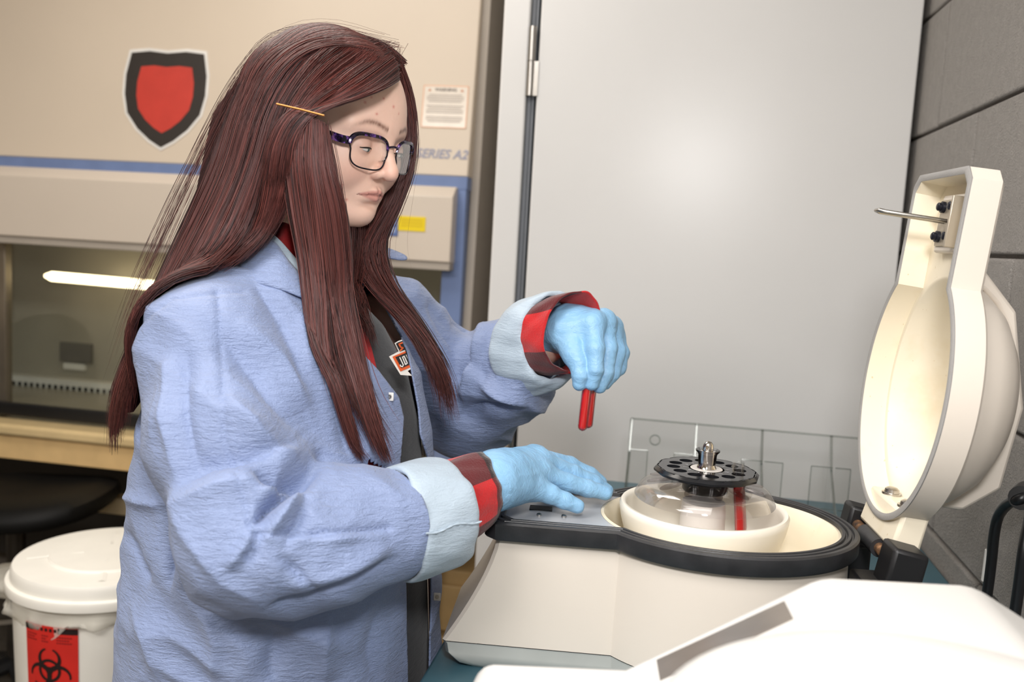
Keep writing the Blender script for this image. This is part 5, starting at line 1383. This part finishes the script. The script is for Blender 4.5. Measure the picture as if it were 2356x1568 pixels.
glove('glove', [(1250, 775, 1.15, .024), (1295, 762, 1.125, .0265), (1320, 757, 1.118, .026)],
      [[(1310, 750, 1.118, .026), (1362, 742, 1.098, .0150)], [(1312, 752, 1.122, .025), (1388, 740, 1.115, .0150)], [(1315, 760, 1.13, .024), (1405, 752, 1.135, .0140)], [(1318, 768, 1.138, .023), (1412, 768, 1.152, .0125)],
       [(1308, 772, 1.11, .021), (1322, 812, 1.094, .0145)]],
      [[(1362, 742, 1.098, .0135), (1370, 800, 1.082, .0108), (1370, 848, 1.080, .0098), (1362, 881, 1.085, .0085)],
       [(1388, 740, 1.115, .0135), (1400, 800, 1.105, .0108), (1393, 855, 1.098, .0098), (1380, 888, 1.096, .0085)],
       [(1405, 752, 1.135, .0125), (1420, 808, 1.128, .0102), (1410, 855, 1.118, .0094), (1392, 880, 1.112, .0082)],
       [(1412, 768, 1.152, .0115), (1430, 812, 1.148, .0092), (1424, 845, 1.138, .0086), (1406, 866, 1.128, .0078)],
       [(1318, 805, 1.096, .0140), (1332, 838, 1.086, .0108), (1336, 862, 1.083, .0098), (1333, 882, 1.085, .0085)]], 'light blue nitrile glove gripping the tubes')
for px0, py0, px1, py1, d, lab in ((1339, 992, 1354, 860, 1.090, 'blood-filled tube held by the gloved hand, nearer of two'), (1352, 986, 1366, 858, 1.104, 'blood-filled tube held by the gloved hand, farther of two')):
    a = U_(px0, py0, d); b_ = U_(px1, py1, d)
    blood_tube(lab, 'blood tubes held in the hand', a, b_-a, .078, .0062, .93)

# ---- hair
hm = NT('dark_red_hair'); at = hm.n('ShaderNodeVertexColor', layer_name='tint'); hm.l(at.outputs['Color'], hm.b.inputs['Base Color'])
hm.set(Roughness=.42); hm.b.inputs['Specular IOR Level'].default_value = .38
def hairbase_sdf(p):
    q = Hl(p); d = s_ell(q, (-.018, 0, .028), (.102, .081, .079))
    d = smin(d, s_ell(q, (-.045, 0, -.03), (.070, .075, .075)), .03)
    return d
def cap_sdf(p):
    d = hairbase_sdf(p)
    bk = s_chain(p, [U_(610, 330, 1.10), U_(540, 520, 1.07), U_(450, 650, 1.03), U_(350, 800, 1.00), U_(295, 930, .985)], [.066, .050, .034, .022, .010])
    return smin(d, bk, .03)
V, Q = surface_nets(cap_sdf, np.array(HO)-[.40, .26, .50], np.array(HO)+[.20, .26, .16], .006); T = tris(Q)
q = Hl(V); hl_ = np.interp(q[:, 2], [-.2, -.06, -.02, .02, .05, .075, .10], [.00, -.005, .002, .020, .042, .062, .10])    # hairline: keep x behind this
s_ = hl_-q[:, 0]; V2, T2 = clip_mesh(V, T, s_)
hb_ = simple('hair_underlayer', srgb(44, 20, 20), .8, var=.3, scale=60, spec=.1)
hair = put(big_mesh('hair', V2, T2, hb_)); nn_ = vnoise(np.c_[V2@HR*np.array([1, 60, 60])]); vcol(hair, 'tint', np.outer(.8+.25*nn_, np.array(srgb(58, 26, 24)[:3]))); hair['label'] = 'long straight dark red hair'
def strands(name, guides, count, jit, clamp, rad=.00042, fray=.012, seed=1, parent=hair, tone=1.0, lift=.007, K=26, root_n=2.0):
    """guides: list of polylines of (px, py, d); strands are blended between neighbouring guides"""
    rs = np.random.default_rng(seed); G = []
    for g in guides:
        P = catmull(g, 10); L_ = np.r_[0, np.cumsum(np.linalg.norm(np.diff(P[:, :2], axis=0), axis=1))]; t = np.linspace(0, L_[-1], K)
        G.append(np.stack([np.interp(t, L_, P[:, k]) for k in range(3)], 1))
    G = np.array(G); u = rs.random(count)*(len(G)-1); i = np.minimum(u.astype(int), len(G)-2); f = (u-i)[:, None, None]
    S3 = G[i]*(1-f)+G[i+1]*f                                          # count,K,3 in pixel space
    tt = np.linspace(0, 1, K)[None, :]
    cl1 = np.floor(u*9*(len(G)-1)); ph = (np.sin(cl1*12.9898)*43758.5453) % 6.283
    wav = np.sin(tt*rs.uniform(3, 9, (count, 1))+ph[:, None])*rs.uniform(.2, 1, (count, 1))
    S3[..., 0] += (rs.normal(0, jit, (count, 1))+wav*jit*.9*tt+rs.normal(0, fray*1000, (count, 1))*tt**2.5)
    S3[..., 1] += rs.normal(0, jit*.6, (count, 1))+wav*jit*.3
    S3[..., 2] += rs.uniform(-.004, .006, (count, 1))
    # uneven ends
    cut = rs.uniform(.80, 1.0, (count, 1)); tq = tt*cut*(K-1); a = np.minimum(tq.astype(int), K-2); fr_ = (tq-a)[..., None]
    r_ = np.arange(count)[:, None]; S3 = S3[r_, a]*(1-fr_)+S3[r_, a+1]*fr_
    # to world
    d = S3[..., 2]; W_ = CAM+(FW+np.multiply.outer((S3[..., 0]-CX)/F, RT)-np.multiply.outer((S3[..., 1]-CY)/F, UP))*d[..., None]
    # keep strands outside head and coat
    lf0 = np.repeat(lift*rs.random(count)**1.5, K)*np.tile(np.linspace(.5, 1, K), count)
    for fn, on, off, lk in ((lambda p: np.minimum(head_sdf(Hl(p)), hairbase_sdf(p)) , 'h' in clamp, .001, .4), (coat_sdf, 'c' in clamp, .004, 1.0)):
        if not on: continue
        lf = lf0*lk
        for _ in range(4):
            Pf = W_.reshape(-1, 3); e = fn(Pf); e_ = .002; inside = e < off+lf
            if not inside.any(): break
            Pi = Pf[inside]; g = np.stack([fn(Pi+np.eye(3)[k]*e_)-fn(Pi-np.eye(3)[k]*e_) for k in range(3)], 1); g /= np.linalg.norm(g, axis=1)[:, None]+1e-9
            Pf[inside] = Pi+g*np.minimum(.02, (off+lf[inside]-e[inside]))[:, None]; W_ = Pf.reshape(W_.shape)
    # triangular tubes
    Tn = np.gradient(W_, axis=1); Tn /= np.linalg.norm(Tn, axis=2)[..., None]+1e-9; vw = CAM-W_; sd_ = np.cross(Tn, vw); sd_ /= np.linalg.norm(sd_, axis=2)[..., None]+1e-9; nr = np.cross(sd_, Tn)
    w = rad*rs.uniform(.6, 1.5, (count, 1))*np.clip(np.minimum(1.0, (1-tt)*5+.15), 0, 1)
    ring = [W_+(sd_*math.cos(a)+nr*math.sin(a))*w[..., None] for a in (math.pi/2, math.pi*7/6, math.pi*11/6)]
    V = np.stack(ring, 2).reshape(-1, 3); c_ = np.arange(count)[:, None]*K*3; k_ = np.arange(K-1)[None, :]*3; base = (c_+k_).ravel(); Q = []
    for j in range(3):
        j2 = (j+1) % 3; Q.append(np.stack([base+j, base+j2, base+3+j2, base+3+j], 1))
    o = big_mesh(name, V, np.vstack(Q), hm.m); o.parent = parent; o['kind'] = 'stuff'
    mixv = np.clip(rs.beta(1.6, 2.2, count)+.18*np.sin(ph), 0, 1)[:, None]; cA_, cB_ = np.array(srgb(38, 18, 19)[:3]), np.array(srgb(118, 62, 55)[:3])
    col = (cA_*(1-mixv)+cB_*mixv)*tone; vcol(o, 'tint', np.repeat(col, K*3, axis=0)); return o
# back fall: from the crown over the back of the head and the near shoulder blade
strands('hair_strands', [
    [(700, 82, 1.06), (595, 128, 1.05), (535, 240, 1.04), (480, 400, 1.03), (400, 580, 1.0), (320, 760, .98), (262, 920, .97), (258, 1050, .97)],
    [(740, 80, 1.05), (642, 120, 1.01), (570, 240, .99), (520, 400, .99), (440, 570, .97), (350, 740, .95), (290, 890, .94), (272, 1010, .95)],
    [(790, 84, 1.05), (690, 126, .985), (615, 240, .965), (565, 400, .965), (490, 560, .955), (390, 690, .93), (310, 850, .92), (285, 960, .93)],
    [(830, 84, 1.05), (740, 130, .97), (655, 250, .95), (610, 400, .95), (560, 540, .95), (470, 630, .92), (350, 760, .91), (290, 900, .91)]], 3600, 5, 'hc', seed=1, fray=.006)
# top of the head, from the parting
strands('hair_strands', [
    [(925, 142, 1.10), (880, 104, 1.10), (800, 79, 1.09), (700, 76, 1.07), (604, 112, 1.06), (542, 225, 1.05)],
    [(922, 146, 1.09), (870, 108, 1.07), (790, 84, 1.05), (690, 87, 1.03), (602, 138, 1.01), (546, 262, 1.0)],
    [(918, 148, 1.08), (860, 106, 1.05), (780, 85, 1.02), (690, 100, 1.0), (615, 165, .985), (560, 290, .98)],
    [(916, 155, 1.06), (850, 118, 1.02), (775, 105, .995), (695, 130, .975), (630, 200, .965), (580, 320, .965)]], 2400, 4, 'h', seed=11, fray=.003)
# middle: crown hair falling past the pin towards the collar
strands('hair_strands', [
    [(840, 90, 1.05), (750, 140, .97), (670, 240, .94), (625, 380, .94), (600, 500, .95), (560, 570, .95), (470, 640, .92)],
    [(870, 105, 1.05), (770, 165, .965), (690, 250, .935), (650, 380, .935), (632, 470, .945), (600, 540, .95), (520, 615, .935)],
    [(895, 125, 1.05), (800, 190, .96), (705, 255, .93), (670, 360, .93), (655, 440, .945), (630, 500, .955), (590, 560, .955)]], 1900, 5, 'hc', seed=2)
# front lock swept back to the pin
strands('hair_strands', [
    [(880, 112, 1.05), (800, 165, .965), (730, 225, .945), (660, 262, .93), (620, 330, .93), (600, 420, .935)],
    [(905, 135, 1.04), (830, 190, .96), (755, 235, .942), (680, 262, .928), (640, 330, .928), (625, 430, .935)],
    [(914, 160, 1.03), (860, 204, .96), (790, 235, .94), (715, 262, .925), (665, 330, .925), (650, 430, .935)],
    [(914, 185, 1.02), (880, 205, .965), (820, 226, .945), (760, 246, .93), (700, 290, .925), (680, 400, .93)]], 1900, 2.5, 'h', seed=3, tone=1.05, fray=.003)
# front fall: two locks from the temple down over the chest
strands('hair_strands', [
    [(668, 270, .935), (655, 360, .935), (668, 480, .94), (690, 600, .945), (702, 700, .94), (715, 800, .93), (750, 900, .93), (785, 1000, .93), (812, 1065, .93)],
    [(690, 272, .93), (682, 365, .927), (696, 480, .935), (714, 600, .94), (724, 700, .938), (734, 800, .93), (763, 900, .93), (793, 1000, .93), (818, 1068, .93)],
    [(720, 272, .926), (715, 370, .922), (728, 480, .93), (742, 600, .938), (748, 700, .94), (752, 800, .932), (775, 900, .93), (800, 1000, .93), (824, 1070, .93)]], 1500, 3.5, 'hc', seed=4, fray=.005)
strands('hair_strands', [
    [(722, 274, .925), (720, 370, .922), (736, 480, .928), (752, 600, .938), (764, 700, .942), (790, 800, .938), (820, 900, .932), (853, 1000, .93), (885, 1065, .93)],
    [(738, 282, .924), (744, 380, .922), (766, 480, .93), (780, 590, .94), (786, 690, .945), (808, 795, .94), (834, 895, .934), (863, 995, .932), (892, 1066, .932)],
    [(748, 292, .926), (768, 390, .926), (794, 480, .936), (806, 580, .946), (808, 680, .95), (828, 790, .944), (848, 890, .938), (873, 990, .934), (900, 1066, .934)]], 1300, 3.5, 'hc', seed=14, fray=.006)
strands('hair_strands', [
    [(700, 300, .93), (705, 450, .93), (730, 640, .94), (745, 800, .935), (780, 930, .93), (840, 1040, .93)],
    [(745, 300, .925), (775, 450, .93), (790, 640, .945), (815, 800, .94), (850, 920, .935), (918, 1032, .934)]], 260, 12, 'hc', seed=15, fray=.012, rad=.0003)
# far side: beside the cheek and down the far chest
strands('hair_strands', [
    [(905, 130, 1.07), (935, 210, 1.09), (948, 300, 1.10), (945, 380, 1.10), (915, 470, 1.10), (880, 560, 1.09), (900, 650, 1.08), (968, 755, 1.06), (1020, 860, 1.05), (1043, 985, 1.05)],
    [(912, 150, 1.07), (938, 230, 1.085), (945, 320, 1.095), (925, 410, 1.095), (890, 490, 1.09), (845, 570, 1.08), (872, 650, 1.07), (945, 742, 1.05), (1003, 840, 1.045), (1032, 945, 1.045)],
    [(900, 300, 1.12), (905, 400, 1.11), (880, 470, 1.10), (850, 530, 1.09), (815, 590, 1.07), (850, 660, 1.06), (928, 738, 1.045), (988, 822, 1.04), (1022, 900, 1.04)]], 1300, 5, 'c', seed=5, fray=.010)
# under the jaw, between neck and far chest
strands('hair_strands', [
    [(800, 470, 1.06), (800, 560, 1.05), (790, 640, 1.03), (800, 740, 1.01), (820, 830, 1.0)],
    [(840, 520, 1.09), (830, 590, 1.08), (815, 660, 1.05), (800, 730, 1.02), (805, 800, 1.0)]], 500, 7, 'c', seed=6, tone=.8)
# loose flyaways
strands('hair_flyaways', [
    [(720, 62, 1.05), (600, 95, 1.05), (520, 230, 1.04), (450, 400, 1.02), (370, 580, 1.0), (290, 760, .98), (250, 900, .97)],
    [(900, 100, 1.05), (760, 60, 1.05), (640, 80, 1.05), (540, 190, 1.04), (430, 400, 1.02), (340, 600, 1.0), (270, 800, .98)],
    [(920, 110, 1.05), (940, 210, 1.07), (965, 330, 1.08), (950, 450, 1.08), (940, 560, 1.07), (960, 640, 1.06)]], 110, 12, '', rad=.00016, seed=7, fray=.012)
# bobby pin
a, b_ = U_(636, 239, .915), U_(746, 266, .912)
pin = put(MB().tube([a, a+(b_-a)*.5+UP*.0004, b_], .0011, 8).build('hair_pin', simple('gold_pin', srgb(176, 120, 66), .4, .8), None)); pin['label'] = 'gold bobby pin'
# pendant
c_ = U_(797, 704, .965)
put(MB().lathe([(.0, -.0085), (.0035, -.007), (.0048, 0), (.0035, .006), (.0, .0075)], 14, c_).build('pendant', clear('pendant_stone', (.9, .8, .7), .2, .1, .5), None))
